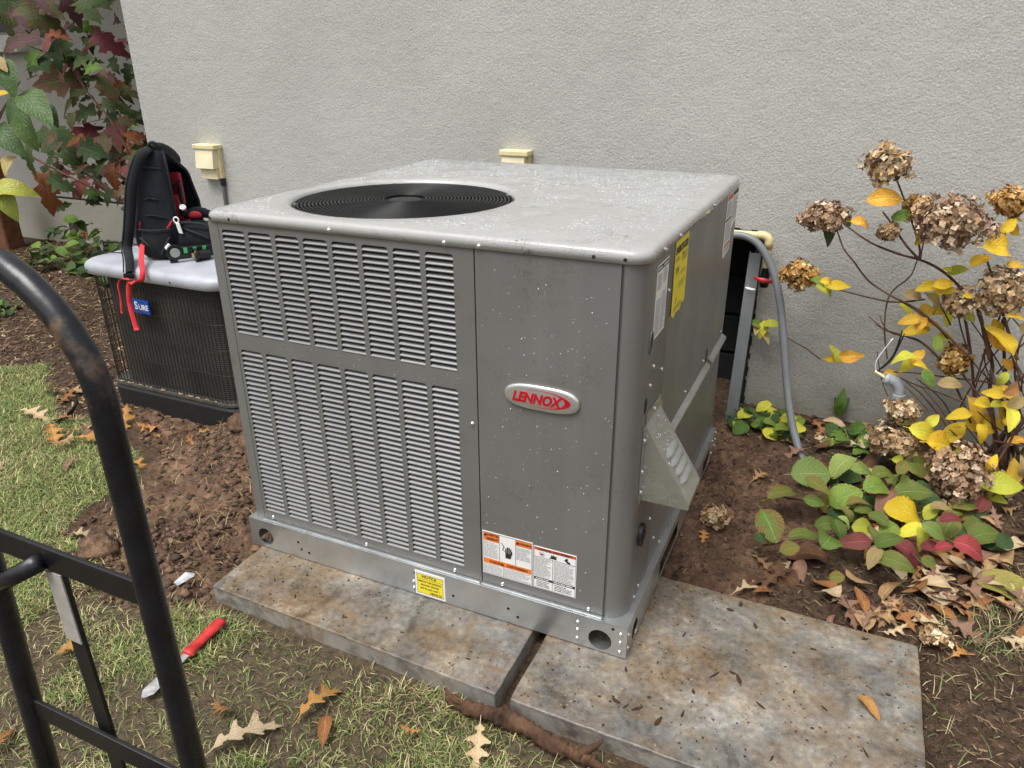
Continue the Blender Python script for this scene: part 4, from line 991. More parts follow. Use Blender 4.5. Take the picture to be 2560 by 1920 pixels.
for a in (u0+.006, u1-.0067): pbox(bl, RP, a, a+.0007, z0+.007, z1-.008, .0013, .0018)
u = u0+.05; rg = random.Random(8)
while u < u1-.011: w_ = .0006+rg.random()*.0016; pbox(bl, RP, u, u+w_, z0+.009, z0+.0185, .0013, .0018); u += w_+.0006+rg.random()*.0012
bl.build('bar_code', MT['ink'], L3)
# labels on the side
u0, u1, z0, z1 = .112, .221, .878, 1.060
L4 = sticker(SP, u0, u1, z0, z1, MT['white'], 'wiring_label'); sticker(SP, u0+.003, u1-.003, z1-.016, z1-.004, MT['ink'], 'black_bar', L4, .0014)
lines(SP, u0+.006, u0+.048, z1-.013, z1-.007, 1, L4, 11, 'white', .0016, .7); lines(SP, u0+.058, u1-.006, z1-.013, z1-.007, 1, L4, 12, 'white', .0016, .7)
lines(SP, u0+.008, u0+.05, z1-.062, z1-.024, 9, L4, 13); lines(SP, u0+.06, u1-.006, z1-.055, z1-.02, 9, L4, 14); lines(SP, u0+.005, u0+.052, z0+.006, z1-.085, 22, L4, 15); lines(SP, u0+.057, u1-.005, z0+.006, z1-.075, 23, L4, 16)
yl = MB(); rg = random.Random(2); bot = [(.284+.152*i/12, .873+.012*rg.random()+(.012 if i > 8 else 0)) for i in range(13)]
ps = [(.284, 1.079), (.436, 1.079)]+bot[::-1]
vs = [SP(a, b, .0004+.0025*abs(math.sin(a*60))*(1 if b < .9 else .2)) for a, b in ps]; yl.add(vs, [tuple(range(len(ps)))])
L5 = yl.build('energy_label', MT['yellow'], unit); L5.modifiers.new('solid', 'SOLIDIFY').thickness = .0006
text('lettering', 'ENERGYGUIDE', .026, (XS+.0022, .360, 1.0525), SROT, MT['ink'], L5, .0001, 0, .0010, .80); text('lettering', '13.4', .022, (XS+.0026, .318, 1.000), SROT, MT['ink'], L5, .0001, 0, .0006); text('lettering', '81.0', .022, (XS+.0026, .318, .918), SROT, MT['ink'], L5, .0001, 0, .0006)
lines(SP, .292, .345, 1.024, 1.036, 2, L5, 21, 'ink', .0024, .25); lines(SP, .365, .428, 1.012, 1.036, 4, L5, 22, 'ink', .0024, .25); lines(SP, .292, .428, .978, .990, 2, L5, 23, 'ink', .0024, .2); lines(SP, .292, .428, .944, .962, 3, L5, 24, 'ink', .0026, .2); lines(SP, .300, .428, .888, .905, 3, L5, 25, 'ink', .0032, .2)
tri(SP, .375, 1.036, .012, L5, 'ink', .0028)
lb = MB(); lb.add([SP(a, b, .0010) for a, b in ((1.035,1.077),(1.268,1.077),(1.268,.96),(1.18,.94),(1.18,.865),(1.055,.858),(1.035,.90))], [tuple(range(7))]); L6 = lb.build('rating_label', MT['white'], unit)
sticker(SP, 1.045, 1.15, 1.055, 1.072, MT['redorange'], 'red_block', L6, .0016); sticker(SP, 1.16, 1.262, 1.058, 1.072, MT['ink'], 'black_bar', L6, .0016); sticker(SP, 1.045, 1.15, .985, .992, MT['ink'], 'black_bar', L6, .0016); sticker(SP, 1.06, 1.17, .893, .903, MT['redorange'], 'red_block', L6, .0016)
lines(SP, 1.048, 1.15, .998, 1.05, 10, L6, 31, o=.0016); lines(SP, 1.16, 1.26, .97, 1.05, 14, L6, 32, o=.0016); lines(SP, 1.05, 1.165, .91, .98, 12, L6, 33, o=.0016); lines(SP, 1.065, 1.17, .868, .89, 4, L6, 34, o=.0016)
# rain drops on the painted faces ------------------------------------------------
def drops(name, n, f, seed, r0, r1, mat='glassy'):
    rg = np.random.default_rng(seed); vs = []; fs = []
    for i in range(n):
        p, nrm, t1 = f(rg); r_ = r0+(r1-r0)*rg.random()**4; p, nrm, t1 = Vector(p), Vector(nrm), Vector(t1); t2 = nrm.cross(t1); b = len(vs); el = 1+.5*rg.random()
        for k in range(6): a = math.pi*k/3; vs.append(p+r_*(math.cos(a)*t1+math.sin(a)*t2*el))
        for k in range(6): a = math.pi*k/3; vs.append(p+nrm*r_*.45+r_*.6*(math.cos(a)*t1+math.sin(a)*t2*el))
        vs.append(p+nrm*r_*.6)
        for k in range(6): fs += [(b+k, b+(k+1) % 6, b+6+(k+1) % 6, b+6+k), (b+6+k, b+6+(k+1) % 6, b+12)]
    o = MB().add(vs, fs).build(name, MT[mat], unit, smooth=True); o['kind'] = 'stuff'
def onfront(rg):
    while True:
        x, z = rg.uniform(-.44, -.08), rg.uniform(.11, 1.06)
        if abs(x-bc[0]) < .11 and abs(z-bc[1]) < .04: continue
        if z < .29 and x < -.15: continue
        if rg.random() < .45+.55*math.exp(-((x+.25)/.12)**2-((z-.8)/.16)**2): return (x, YF, z), (0,-1,0), (1,0,0)
drops('rain_drops', 330, onfront, 1, .0006, .0021)
drops('rain_drops', 160, lambda rg: ((rg.uniform(-1.23, -.45), YF, rg.choice([rg.uniform(.708,.745), rg.uniform(.105,.13)])), (0,-1,0), (1,0,0)), 2, .0006, .0016)
def ontop(rg):
    while True:
        x, y = rg.uniform(-1.26, -.06), rg.uniform(.05, 1.25)
        if (x-FC[0])**2+(y-FC[1])**2 < (FR+.06)**2: continue
        if float(fbm(x*5+y*3, y*9-x*6, 3, 40)) > -.10: return (x, y, UH+.0312), (0,0,1), (1,0,0)
drops('rain_drops', 6000, ontop, 3, .0012, .0034, 'beads')
def onhood(rg):
    q = rg.uniform(.01, .235); return Vector((XS, rg.uniform(a0+.004, a1-.004), top))+d1*q+nn_*.0012, nn_, (0,1,0)
drops('rain_drops', 220, onhood, 4, .001, .0026)
# ------------------------------------------------------------------ old condenser
CX0, CX1, CY0, CY1 = -2.835, -2.0, .70, 1.52
old = thing('old_condenser', 'old condenser with pale grey lid and dark wire-guarded coil beside the backpack', 'condenser', (-2.42, 1.1, -.05))
MB().loft([rrect(CX0+a, CX1-a, CY0+a, CY1-a, .09, 6, z) for a, z in ((.0, -.075), (-.004, .03), (.006, .048))]).build('base_pan', MT['pan'], old)
MB().loft([rrect(CX0-.002+a, CX1+.002-a, CY0-.002+a, CY1+.002-a, .09, 6, z) for a, z in ((0, .05), (0, .062), (.01, .063))]).build('lower_rim', simple('grimy_rim', (.06,.055,.045), .7, 0, .5, 30), old)
MB().loft([rrect(CX0+.05, CX1-.02, CY0+.028, CY1-.03, .12, 8, z) for z in (.063, .60)]).build('coil', MT['coil'], old)
loop = rrect(CX0+.008, CX1-.008, CY0+.008, CY1-.008, .085, 6)
def along(lp_, step):
    out = []; acc = 0; n = len(lp_)
    for i in range(n):
        p = Vector(lp_[i]); q = Vector(lp_[(i+1) % n]); L_ = (q-p).length; t = -acc
        while t+step <= L_: t += step; out.append(p+(q-p)*(t/L_))
        acc = L_-t if L_ > 0 else acc
    return out
wg = MB()
for z in (.075, .20, .32, .44, .56): wg.tube([(*p[:2], z) for p in loop+loop[:1]], .0022, 5, False)
wgo = wg.build('wire_guard', MT['wire'], old, smooth=True)
wme = MB().tube([(0,0,.05), (0,0,.61)], .0019, 5).mesh('wire'); wme.materials.append(MT['wire'])
for p in along(loop, .0215):
    if p.y < 1.3 or p.x < -2.5: inst(wme, 'wire', wgo, (p.x, p.y, 0))
fr = MB()
for p in along(rrect(CX0+.05, CX1-.02, CY0+.03, CY1-.03, .12, 8), .30): pass
lidp = [(0, .598), (-.006, .602), (-.008, .632), (-.002, .645), (.010, .653), (.03, .657), (.25, .663)]
MB().loft([rrect(CX0-.012+a, CX1+.012-a, CY0-.012+a, CY1+.012-a, max(.03, .10-a*.3), 8, z) for a, z in lidp]).build('lid', MT['oldlid'], old, smooth=True)
for x in (CX0+.06, -2.26): inst(hm, 'screw_hole', old, (x, CY0-.0205, .618), FROT)
bs = MB().box(-2.533, -2.434, .690, .699, .445, .509).build('brand_badge', MT['blue'], old, bevel=.002)
text('lettering', 'S', .052, (-2.511, .6895, .4795), FROT, MT['white'], bs, .0003, 0, .0010, .9, 'CENTER'); text('lettering', 'URE', .034, (-2.468, .6895, .4745), FROT, MT['white'], bs, .0003, 0, .0008, .95)
MB().box(-2.49, -2.45, .6885, .6895, .4575, .4595).build('red_underline', MT['red_enamel'], bs)
dl = MB()
for i in range(26):
    x = random.uniform(CX0+.05, CX1-.05); y = CY0+random.uniform(-.003, .006); z = .0635; a = random.uniform(0, 3); dl.obox((x, y+.004, z+.002), Vector((math.cos(a), math.sin(a)*.3, .1))*.012, (0,.003,0), (0,0,.0008))
o = dl.build('litter_bits', simple('pale_litter', (.34,.26,.16), .8), old); o['kind'] = 'stuff'

def smooth_path(P_, ns):
    P_ = [Vector(p) for p in P_]; o = []
    for i in range(len(P_)-1):
        a, b, c, d_ = P_[max(i-1,0)], P_[i], P_[i+1], P_[min(i+2,len(P_)-1)]
        for k in range(ns): t = k/ns; o.append(.5*((2*b)+(c-a)*t+(2*a-5*b+4*c-d_)*t*t+(3*b-a-3*c+d_)*t**3))
    return o+[P_[-1]]
def smooth_path0(P_): return smooth_path(P_, 4)
# ------------------------------------------------------------------ backpack on its lid
BO = Vector((-2.479, .854, .662)); E1 = Vector((.91, .415, 0)); E2 = Vector((-.415, .91, 0)); EZ = Vector((0,0,1))
B = lambda u, e, z: BO+E1*u+E2*e+EZ*z
bag = thing('backpack', 'black open backpack with red straps standing on the old condenser lid', 'backpack', tuple(BO))
A_ = [(-.100,.0),(-.112,.07),(-.104,.14),(-.088,.21),(-.068,.283),(-.050,.36),(-.032,.42),(.010,.468),(.050,.485),(.088,.470),(.088,.39),(.090,.283),(.096,.176),(.094,.087),(.080,.0)]
Bp = [(-.10,.0),(-.10,.07),(-.088,.14),(-.066,.20),(-.048,.26),(-.034,.315),(-.018,.36),(.005,.388),(.034,.385),(.064,.345),(.080,.29),(.088,.22),(.096,.15),(.10,.07),(.10,.0)]
def lerp(a, b, t): return a+(b-a)*t
n = len(A_); sh = MB(); L_ = []
secs = ((-.018, 0, .70), (-.013, 0, .86), (-.004, 0, .965), (.010, 0, 1), (.08, .28, 1.02), (.16, .6, 1.03), (.235, .85, 1.02), (.28, 1, .985), (.295, 1, .9))
for q, (e, t, k) in enumerate(secs):
    L_.append([B(lerp(.01, lerp(a[0], b[0], t), k)+.004*math.sin(i*2.3+q), e+.004*math.sin(i*1.7+q*2), max(.0, lerp(.2, lerp(a[1], b[1], t), k)+(.004*math.sin(i*3.1+q*1.3) if 0 < i < n-1 else 0))) for i, (a, b) in enumerate(zip(A_, Bp))])
fs = []; vs = [p for l_ in L_ for p in l_]
for i in range(len(L_)-1):
    for k in range(n):
        if 3 <= i < 7 and 9 <= k <= 12: continue      # the mouth stands open on this side
        fs.append((i*n+k, i*n+(k+1) % n, (i+1)*n+(k+1) % n, (i+1)*n+k))
fs += [tuple(range(n))[::-1], tuple((len(L_)-1)*n+k for k in range(n))]
sh.add(vs, fs); bd = sh.build('body', MT['cloth2'], bag, smooth=True, sub=1); bd.modifiers.new('solid', 'SOLIDIFY').thickness = .005
pipe = MB(); pipe.tube([L_[3][k] for k in range(9, 14)], .006, 6); pipe.tube([L_[i][9] for i in range(3, 8)]+[L_[7][k] for k in range(10, 14)], .007, 6); pipe.build('mouth_zip', MT['webedge'], bag, smooth=True)
hood_ = MB(); hood_.tube([B(.03,-.004,.470), B(.05,.04,.478), B(.055,.12,.455), B(.05,.2,.425), B(.045,.265,.395)], [.020,.036,.036,.034,.02], 10, True, .42); hood_.build('top_panel', MT['cloth'], bag, smooth=True, sub=1)
hl = MB(); hl.tube(smooth_path0([B(.030,.012,.487), B(.042,-.006,.505), B(.060,-.006,.508), B(.078,.006,.488)]), .007, 8); hl.build('carry_handle', MT['webedge'], bag, smooth=True)
pk = MB(); L2_ = []
for z, w0, w1, d_ in ((.002,-.082,.074,.022),(.04,-.086,.082,.034),(.09,-.080,.084,.034),(.128,-.074,.082,.026),(.138,-.072,.080,.014)): L2_.append([B(u, e, z) for u, e in ((w0,-.006),(w0+.014,-.010-d_*.8),(lerp(w0,w1,.35),-.014-d_*.7),(lerp(w0,w1,.5),-.014-d_),(lerp(w0,w1,.7),-.014-d_*.75),(w1-.012,-.010-d_*.8),(w1,-.006),(lerp(w0,w1,.5),.01))])
pk.loft(L2_); pk.build('side_pocket', MT['cloth'], bag, smooth=True, sub=1)
cz_ = MB(); cz_.tube([B(-.066,-.040,.105), B(-.035,-.046,.075), B(-.005,-.047,.035)], .0045, 6); cz_.tube([B(.066,-.040,.105), B(.045,-.046,.07), B(.02,-.047,.03)], .0045, 6); cz_.tube([B(-.072,-.03,.139), B(0,-.044,.136), B(.078,-.03,.139)], .004, 6); cz_.build('pocket_seam', MT['webedge'], bag, smooth=True)
tr = MB(); tr.tube([B(-.068,-.016,.140), B(-.064,-.016,.165), B(-.062,-.012,.185)], [.006,.005,.001], 6); tr.tube([B(.058,-.020,.140), B(.072,-.018,.160), B(.084,-.012,.182)], [.008,.006,.001], 6); tr.build('red_trim', MT['redcloth'], bag, smooth=True)
for pts in ([B(-.02,-.012,.40),B(.03,-.02,.405),B(.08,-.012,.395)], [B(-.03,-.012,.26),B(.0,-.022,.275),B(.04,-.02,.265)], [B(-.05,-.012,.19),B(.0,-.022,.20),B(.06,-.02,.185)]):
    q = smooth_path0(pts); MB().tube(q, [.001]+[.005]*(len(q)-2)+[.001], 6, True, .6).build('fabric_fold', MT['cloth2'], bag, smooth=True)
li = MB(); li.obox(B(.05,.17,.285), E1*.024, E2*.02, EZ*.075); li.obox(B(.062,.13,.20), E1*.02+EZ*.004, E2*.03, EZ*.065-E1*.015); li.build('red_lining', MT['redcloth'], bag, bevel=.012)
i2 = MB(); i2.obox(B(.078,.13,.24), E1*.006, E2*.012, EZ*.07); i2.tube([B(.03,.14,.325), B(.055,.12,.305), B(.078,.14,.325)], .006, 6); i2.build('inner_pocket', MT['cloth'], bag, bevel=.004)
fp = MB(); lps = []
for u, zz, rr, ee in ((.075,.07,.06,.06),(.10,.078,.078,.07),(.145,.082,.082,.08),(.19,.078,.078,.08),(.235,.07,.068,.08),(.262,.06,.04,.08)):
    lps.append([B(u, ee+rr*1.15*math.cos(t), max(.002, zz+rr*math.sin(t)*(1+.08*math.sin(3*t+u*60)))) for t in np.linspace(0, 2*math.pi, 17)[:-1]])
fp.loft(lps); fp.build('front_pouch', MT['cloth'], bag, smooth=True, sub=1)
rf = MB(); rf.tube(smooth_path0([B(.085,-.012,.160), B(.13,.0,.163), B(.19,.01,.155), B(.245,.03,.13)]), .0065, 6); rf.tube(smooth_path0([B(.09,.02,.14), B(.16,-.012,.125), B(.23,-.0,.09)]), .005, 6); rf.build('pouch_rim', MT['webedge'], bag, smooth=True)
rr_ = MB(); rr_.tube([B(.09,.08,.165), B(.13,.10,.195), B(.18,.11,.19), B(.23,.11,.165)], [.015,.03,.03,.015], 8, True, .6); rr_.build('dark_wrap', MT['cloth2'], bag, smooth=True, sub=1)
rw = MB(); rw.tube([B(.125,.055,.180), B(.155,.062,.192), B(.185,.07,.178)], [.012,.022,.012], 8, True, .6); rw.build('red_wrap', MT['redcloth'], bag, smooth=True, sub=1)
zp = MB(); zp.tube([B(.100+.011*math.cos(t), -.016, .178+.013*math.sin(t)) for t in np.linspace(0, 2*math.pi, 13)], .004, 6, False); zp.obox(B(.108,-.018,.142), E1*.009+EZ*-.002, E2*.003, EZ*.024-E1*.004); zp.build('zip_pull', MT['lightplastic'], bag, bevel=.002)
ss = [tuple(B(*q)) for q in ((.035,-.0,.482),(.004,-.03,.455),(-.048,-.038,.35),(-.078,-.036,.25),(-.108,-.034,.14),(-.136,-.03,.055))]+[(-2.512,.706,.690),(-2.474,.664,.645)]
def ribbon(pts, w_, t_, ref, nsub=4):
    mb = MB(); P_ = [Vector(p) for p in pts]; o = []
    for i in range(len(P_)-1):
        a, b, c, d_ = P_[max(i-1,0)], P_[i], P_[i+1], P_[min(i+2,len(P_)-1)]
        for k in range(nsub):
            t = k/nsub; o.append(.5*((2*b)+(c-a)*t+(2*a-5*b+4*c-d_)*t*t+(3*b-a-3*c+d_)*t**3))
    o.append(P_[-1]); vs = []
    for i, p in enumerate(o):
        t = (o[min(i+1,len(o)-1)]-o[max(i-1,0)]).normalized(); s_ = Vector(ref); s_ = (s_-t*s_.dot(t)).normalized(); nn = t.cross(s_); ww = w_[0]+(w_[1]-w_[0])*i/(len(o)-1) if hasattr(w_, '__len__') else w_
        vs += [p+s_*ww+nn*t_*.3, p+nn*t_, p-s_*ww+nn*t_*.3, p-s_*ww-nn*t_*.3, p-nn*t_, p+s_*ww-nn*t_*.3]
    m = len(o); mb.add(vs, [(i*6+j, i*6+(j+1) % 6, (i+1)*6+(j+1) % 6, (i+1)*6+j) for i in range(m-1) for j in range(6)]+[(0,1,2,3,4,5), tuple((m-1)*6+k for k in (5,4,3,2,1,0))]); return mb
ribbon(ss, (.026, .017), .010, E1).build('shoulder_strap', MT['cloth'], bag, smooth=True)
ribbon([(p[0]-.021, p[1]-.014, p[2]) for p in ss], (.004, .003), .003, E1).build('strap_piping', MT['webedge'], bag, smooth=True)
MB().obox((-2.482,.662,.628), E1*.022, E2*.005, EZ*.012).build('buckle', MT['black_plastic'], bag, bevel=.003)
redA = [(-2.56,.83,.735),(-2.52,.79,.728),(-2.445,.712,.692),(-2.392,.664,.662),(-2.398,.655,.623),(-2.439,.650,.604),(-2.473,.652,.600),(-2.503,.656,.526),(-2.510,.658,.461),(-2.496,.654,.377)]
ribbon(redA, .0120, .0018, E1+EZ*.2).build('red_strap', MT['redweb'], bag, smooth=True)
ribbon([(-2.467,.650,.616),(-2.510,.648,.615),(-2.546,.650,.583),(-2.558,.656,.518),(-2.572,.656,.447)], .005, .0018, E1+EZ*.3).build('red_strap', MT['redweb'], bag, smooth=True)
pb = MB(); lps = []
for z, a, b in ((.0,.045,.05),(.04,.056,.06),(.11,.064,.065),(.16,.064,.065),(.180,.052,.05),(.186,.02,.03)): lps.append([B(-.168+a*math.cos(t), .2+b*math.sin(t), z+.045) for t in np.linspace(0, 2*math.pi, 17)[:-1]])
pb.loft(lps); pbo = pb.build('blue_pouch', MT['denim'], bag, smooth=True, sub=1)
pz_ = MB(); pz_.tube([B(-.168+.066*math.cos(t), .2+.067*math.sin(t), .195) for t in np.linspace(0, 2*math.pi, 25)], .006, 6, False); pz_.build('pouch_zip', MT['webedge'], pbo, smooth=True)
sk = thing('chrome_socket', 'small chrome socket poking out of the open backpack', 'socket', tuple(B(.112,.05,.21)))
MB().cyl(B(.102,.06,.19), B(.116,.036,.222), .0135, 16).build('socket_barrel', MT['chrome'], sk, bevel=.002); MB().cyl(B(.1162,.0357,.2225), B(.119,.031,.2285), .0155, 16).build('socket_rim', MT['chrome'], sk, bevel=.002)

# ------------------------------------------------------------------ tools on the lid
T0 = Vector((-2.372, .832, .662)); TD = Vector((.60, .80, 0)).normalized(); TN = Vector((.80, -.60, 0))
lev = thing('laser_level', 'small black level with green vials lying on the old condenser lid', 'level', tuple(T0))
K = lambda a, b, z: T0+TD*a+TN*b+EZ*z
MB().obox(K(.085,0,.042), TD*.075, TN*.014, EZ*.026).build('level_body', MT['black_plastic'], lev, bevel=.006)
MB().obox(K(.085,0,.007), TD*.08, TN*.012, EZ*.006).build('base_bar', MT['galv'], lev, bevel=.002)
MB().cyl(K(.0,-.016,.045), K(.0,.016,.045), .036, 20).build('round_end', MT['black_plastic'], lev, bevel=.004); MB().cyl(K(.0,.0165,.045), K(.0,.019,.045), .021, 20).build('dial', simple('dial_grey', (.30,.32,.30), .4), lev)
MB().obox(K(-.018,0,.064), TD*.010+EZ*.010, TN*.012, EZ*.013-TD*.010).build('white_window', MT['lightplastic'], lev, bevel=.003); MB().obox(K(-.008,0,.005), TD*.018, TN*.012, EZ*.006).build('foot', MT['black_plastic'], lev, bevel=.003)
for a in (.045, .085, .125): MB().obox(K(a,.0145,.05), TD*.008, TN*.0015, EZ*.012).build('vial', MT['green'], lev, bevel=.001)
fl_ = thing('flashlight', 'stubby black flashlight with gold mark lying beside the small level', 'flashlight', (-2.285, .895, .66))
MB().tube([(-2.300,.872,.690), (-2.292,.884,.690), (-2.289,.888,.690), (-2.262,.930,.690)], [.030,.030,.022,.020], 18).build('flashlight_body', MT['black_plastic'], fl_, bevel=.003)
MB().obox((-2.3005,.8712,.690), Vector((.80,.58,0))*.009, (.0004,-.0006,0), EZ*.011).build('gold_mark', MT['gold'], fl_)
gl = thing('safety_glasses', 'black-framed safety glasses folded on the left end of the old condenser lid', 'glasses', (-2.80, .86, .66))
g1 = MB()
for pts in ([(-2.835,.815,.664),(-2.838,.818,.70),(-2.875,.860,.71),(-2.90,.885,.70),(-2.905,.89,.664)], [(-2.835,.815,.668),(-2.77,.83,.668),(-2.70,.85,.667)], [(-2.905,.89,.69),(-2.80,.935,.69),(-2.72,.96,.672)], [(-2.835,.815,.664),(-2.87,.85,.662),(-2.905,.89,.664)]): g1.tube(pts, .0032, 6)
g1.build('frame', MT['black_plastic'], gl, smooth=True)
for a, b in (((-2.838,.818),(-2.868,.852)), ((-2.873,.858),(-2.903,.887))): MB().add([(a[0],a[1],.667),(b[0],b[1],.667),(b[0],b[1],.703),(a[0],a[1],.700)], [(0,1,2,3)]).build('lens', MT['clear'], gl)

# ------------------------------------------------------------------ hand truck close to the camera
ht = thing('hand_truck', 'black tubular hand truck standing in the left foreground with worn paint on its loop handle', 'hand truck', (-.56, -1.04, -.05))
TY = lambda z: -1.013-.028*(1.09-z)
xl, xr = -.725, -.403
pts = []
for z in np.linspace(.05, 1.09, 14): pts.append((xr+.043*(1.09-z), z))
cvs = [(-.4035,1.12),(-.408,1.152),(-.419,1.183),(-.437,1.210),(-.460,1.236),(-.490,1.259),(-.521,1.276),(-.565,1.285)]
pts += cvs; half = [(x, TY(z), z) for x, z in pts]
cx = -.565; other = [(2*cx-x, TY(z), z) for x, z in pts[:-1]][::-1]
MB().tube(half+other, .0172, 16, ref=(0,1,0)).build('tube_frame', MT['truck'], ht, smooth=True)
def bar(x0, x1, z0, z1, hh=.020, t_=.004, y_=-.0):
    a = Vector((x0, TY(z0)+y_, z0)); b = Vector((x1, TY(z1)+y_, z1)); d_ = (b-a); c = (a+b)/2; u_ = d_.normalized(); v_ = Vector((0,1,0)).cross(u_).normalized(); v_ = v_ if v_.z > 0 else -v_
    return MB().obox(c, d_/2, u_.cross(v_)*t_, v_*hh)
bar(-.728, -.398, .851, .848).build('crossbar', MT['flatbar'], ht, bevel=.002)
bar(-.752, -.372, .510, .506).build('crossbar', MT['flatbar'], ht, bevel=.002)
bar(-.752, -.362, .20, .20).build('crossbar', MT['flatbar'], ht, bevel=.002)
st = MB().obox((-.582, TY(.5)+.012, .51), (.0165,0,0), (0,.003,0), (.004,.0,-.325)); cs = st.build('centre_strap', MT['flatbar'], ht, bevel=.0015)
MB().obox((-.5875, TY(.5)+.0072, .765), (.0158,0,0), (0,.0012,0), (.0008,0,-.062)).build('reflective_tape', MT['tape'], cs)
MB().tube([(-.598,TY(.85)-.012,.848), (-.69,TY(.79)-.012,.790), (-.76,TY(.75)-.012,.745)], .0135, 14).build('brace_tube', MT['truck'], ht, smooth=True)
MB().box(-.77, -.34, -1.03, -.80, -.052, -.046).build('toe_plate', MT['flatbar'], ht, bevel=.003)
for x in (-.80, -.30): 
    whl = MB().tube([(x-.03,-1.16,.055), (x+.03,-1.16,.055)], .11, 24).build('wheel', MT['rubber'], ht, bevel=.02, seg=3); MB().cyl((x-.034,-1.16,.055), (x+.034,-1.16,.055), .045, 16).build('rim', MT['flatbar'], whl)
ax = MB().cyl((-.80,-1.16,.055), (-.30,-1.16,.055), .009, 10); ax.tube([(-.73,-1.15,.06), (-.74,-1.05,.15)], .01, 8); ax.tube([(-.37,-1.15,.06), (-.365,-1.05,.15)], .01, 8); ax.build('axle', MT['flatbar'], ht)

# ------------------------------------------------------------------ fixtures on the house wall
def vent(xc, z0, z1, w_, label):
    t = thing('wall_vent_box', label, 'vent', (xc, WY, z0), 'cream vent boxes on the stucco wall')
    h_ = z1-z0
    MB().box(xc-w_/2, xc+w_/2, WY-.030, WY+.002, z0, z1-.02).build('back_box', MT['cream'], t, bevel=.004)
    MB().box(xc-w_/2-.006, xc+w_/2+.006, WY-.068, WY+.002, z1-.026, z1).build('cap', MT['cream'], t, bevel=.005)
    hd_ = MB(); a, b = xc-w_/2+.004, xc+w_/2-.012
    hd_.add([(a,WY-.060,z1-.026),(b,WY-.060,z1-.026),(b,WY-.074,z0+h_*.30),(a,WY-.074,z0+h_*.30),(a,WY-.03,z1-.026),(b,WY-.03,z1-.026),(b,WY-.03,z0+h_*.30),(a,WY-.03,z0+h_*.30)], [(0,1,2,3),(0,3,7,4),(1,5,6,2),(3,2,6,7)])
    hd_.build('hood_face', MT['cream2'], t, bevel=.003)
    MB().box(xc-w_/2+.012, xc+w_/2-.016, WY-.048, WY-.031, z0-.004, z0+h_*.31).build('lower_flap', MT['cream2'], t, bevel=.003)
    return t
vent(-3.072, .862, 1.052, .150, 'cream plastic vent box on the wall just right of the backpack')
vent(-1.128, .905, 1.100, .135, 'cream plastic vent box peeking above the back edge of the unit')
vc = thing('wall_conduit', 'thin grey conduit running down from the left cream vent box', 'conduit', (-3.02, WY-.015, .4))
MB().tube([(-3.012,WY-.014,.862),(-3.014,WY-.014,.80),(-3.02,WY-.013,.5),(-3.02,WY-.013,-.04)], .010, 8).build('conduit_tube', MT['galv_old'], vc, smooth=True); MB().cyl((-3.008,WY-.016,.862),(-3.009,WY-.016,.82), .014, 10).build('black_collar', MT['rubber'], vc)
dr = thing('drain_pipe', 'cream plastic drain pipe with an elbow and a red-handled valve on the wall', 'pipe', (.065, 1.76, .6))
MB().cyl((-.30,1.76,.803), (.05,1.76,.803), .0145, 14).build('pipe_run', MT['pvc'], dr); 
el = [(.035+.028*math.sin(t), 1.76, .775+.028*math.cos(t)) for t in np.linspace(0, math.pi/2, 7)]
MB().tube([(.012,1.76,.803)]+el+[(.063,1.76,.752)], .0185, 14).build('elbow', MT['pvc'], dr, smooth=True, bevel=.0)
MB().cyl((.063,1.76,.76), (.065,1.76,.655), .0145, 14).build('pipe_drop', MT['pvc'], dr); MB().tube([(.065,1.76,.668),(.066,1.76,.64),(.066,1.76,.60),(.067,1.76,.582)], [.016,.020,.020,.017], 14).build('valve_body', MT['black_plastic'], dr, smooth=False)
MB().tube([(.025,1.728,.627),(.05,1.722,.622),(.066,1.72,.620),(.085,1.722,.619),(.112,1.728,.614)], [.006,.009,.013,.009,.005], 10, True, .7).build('valve_handle', MT['red_plastic'], dr, smooth=True)
for p in ((.012,1.76,.803),(.063,1.76,.756)): pass
gc = thing('flexible_conduit', 'grey flexible conduit arching down from behind the unit to the soil', 'conduit', (.347, 1.42, -.05))
cpts = [(-.20,1.745,.74),(-.12,1.735,.79),(-.041,1.725,.802),(.030,1.714,.770),(.095,1.696,.682),(.141,1.665,.575),(.182,1.622,.430),(.230,1.567,.227),(.280,1.500,.071),(.347,1.420,-.051),(.37,1.40,-.10)]
pp = smooth_path(cpts, 22); MB().tube(pp, [.0158+.0006*(i % 2) for i in range(len(pp))], 14).build('conduit_tube', MT['conduit'], gc, smooth=True)
lbx = thing('conduit_elbow', 'grey conduit elbow with loose white and black wires among the shrub stems', 'conduit', (.62, 1.5, -.03))
MB().tube([(.583,1.5,.345),(.592,1.5,.342),(.600,1.5,.340)], [.020,.024,.024], 16).build('locknut', MT['fitting'], lbx, bevel=.002)
MB().tube(smooth_path([(.600,1.5,.340),(.620,1.5,.334),(.638,1.5,.315),(.645,1.5,.285)], 4), .020, 16).build('elbow_body', MT['fitting'], lbx, smooth=True); MB().cyl((.645,1.5,.287), (.647,1.5,.255), .024, 18).build('gland_nut', MT['fitting'], lbx, bevel=.003)
pp = smooth_path([(.647,1.5,.26),(.64,1.5,.17),(.625,1.49,.06),(.612,1.47,-.03),(.60,1.45,-.09)], 16); MB().tube(pp, [.0155+.001*(i % 2) for i in range(len(pp))], 12).build('conduit_tube', MT['conduit'], lbx, smooth=True)
MB().tube(smooth_path([(.585,1.5,.345),(.56,1.5,.358),(.545,1.5,.366)], 3), .0065, 8).build('sleeve', MT['cream2'], lbx, smooth=True)
MB().tube(smooth_path([(.548,1.5,.370),(.545,1.5,.415),(.584,1.5,.508)], 5), .0022, 6).build('white_wire', MT['lightplastic'], lbx, smooth=True)
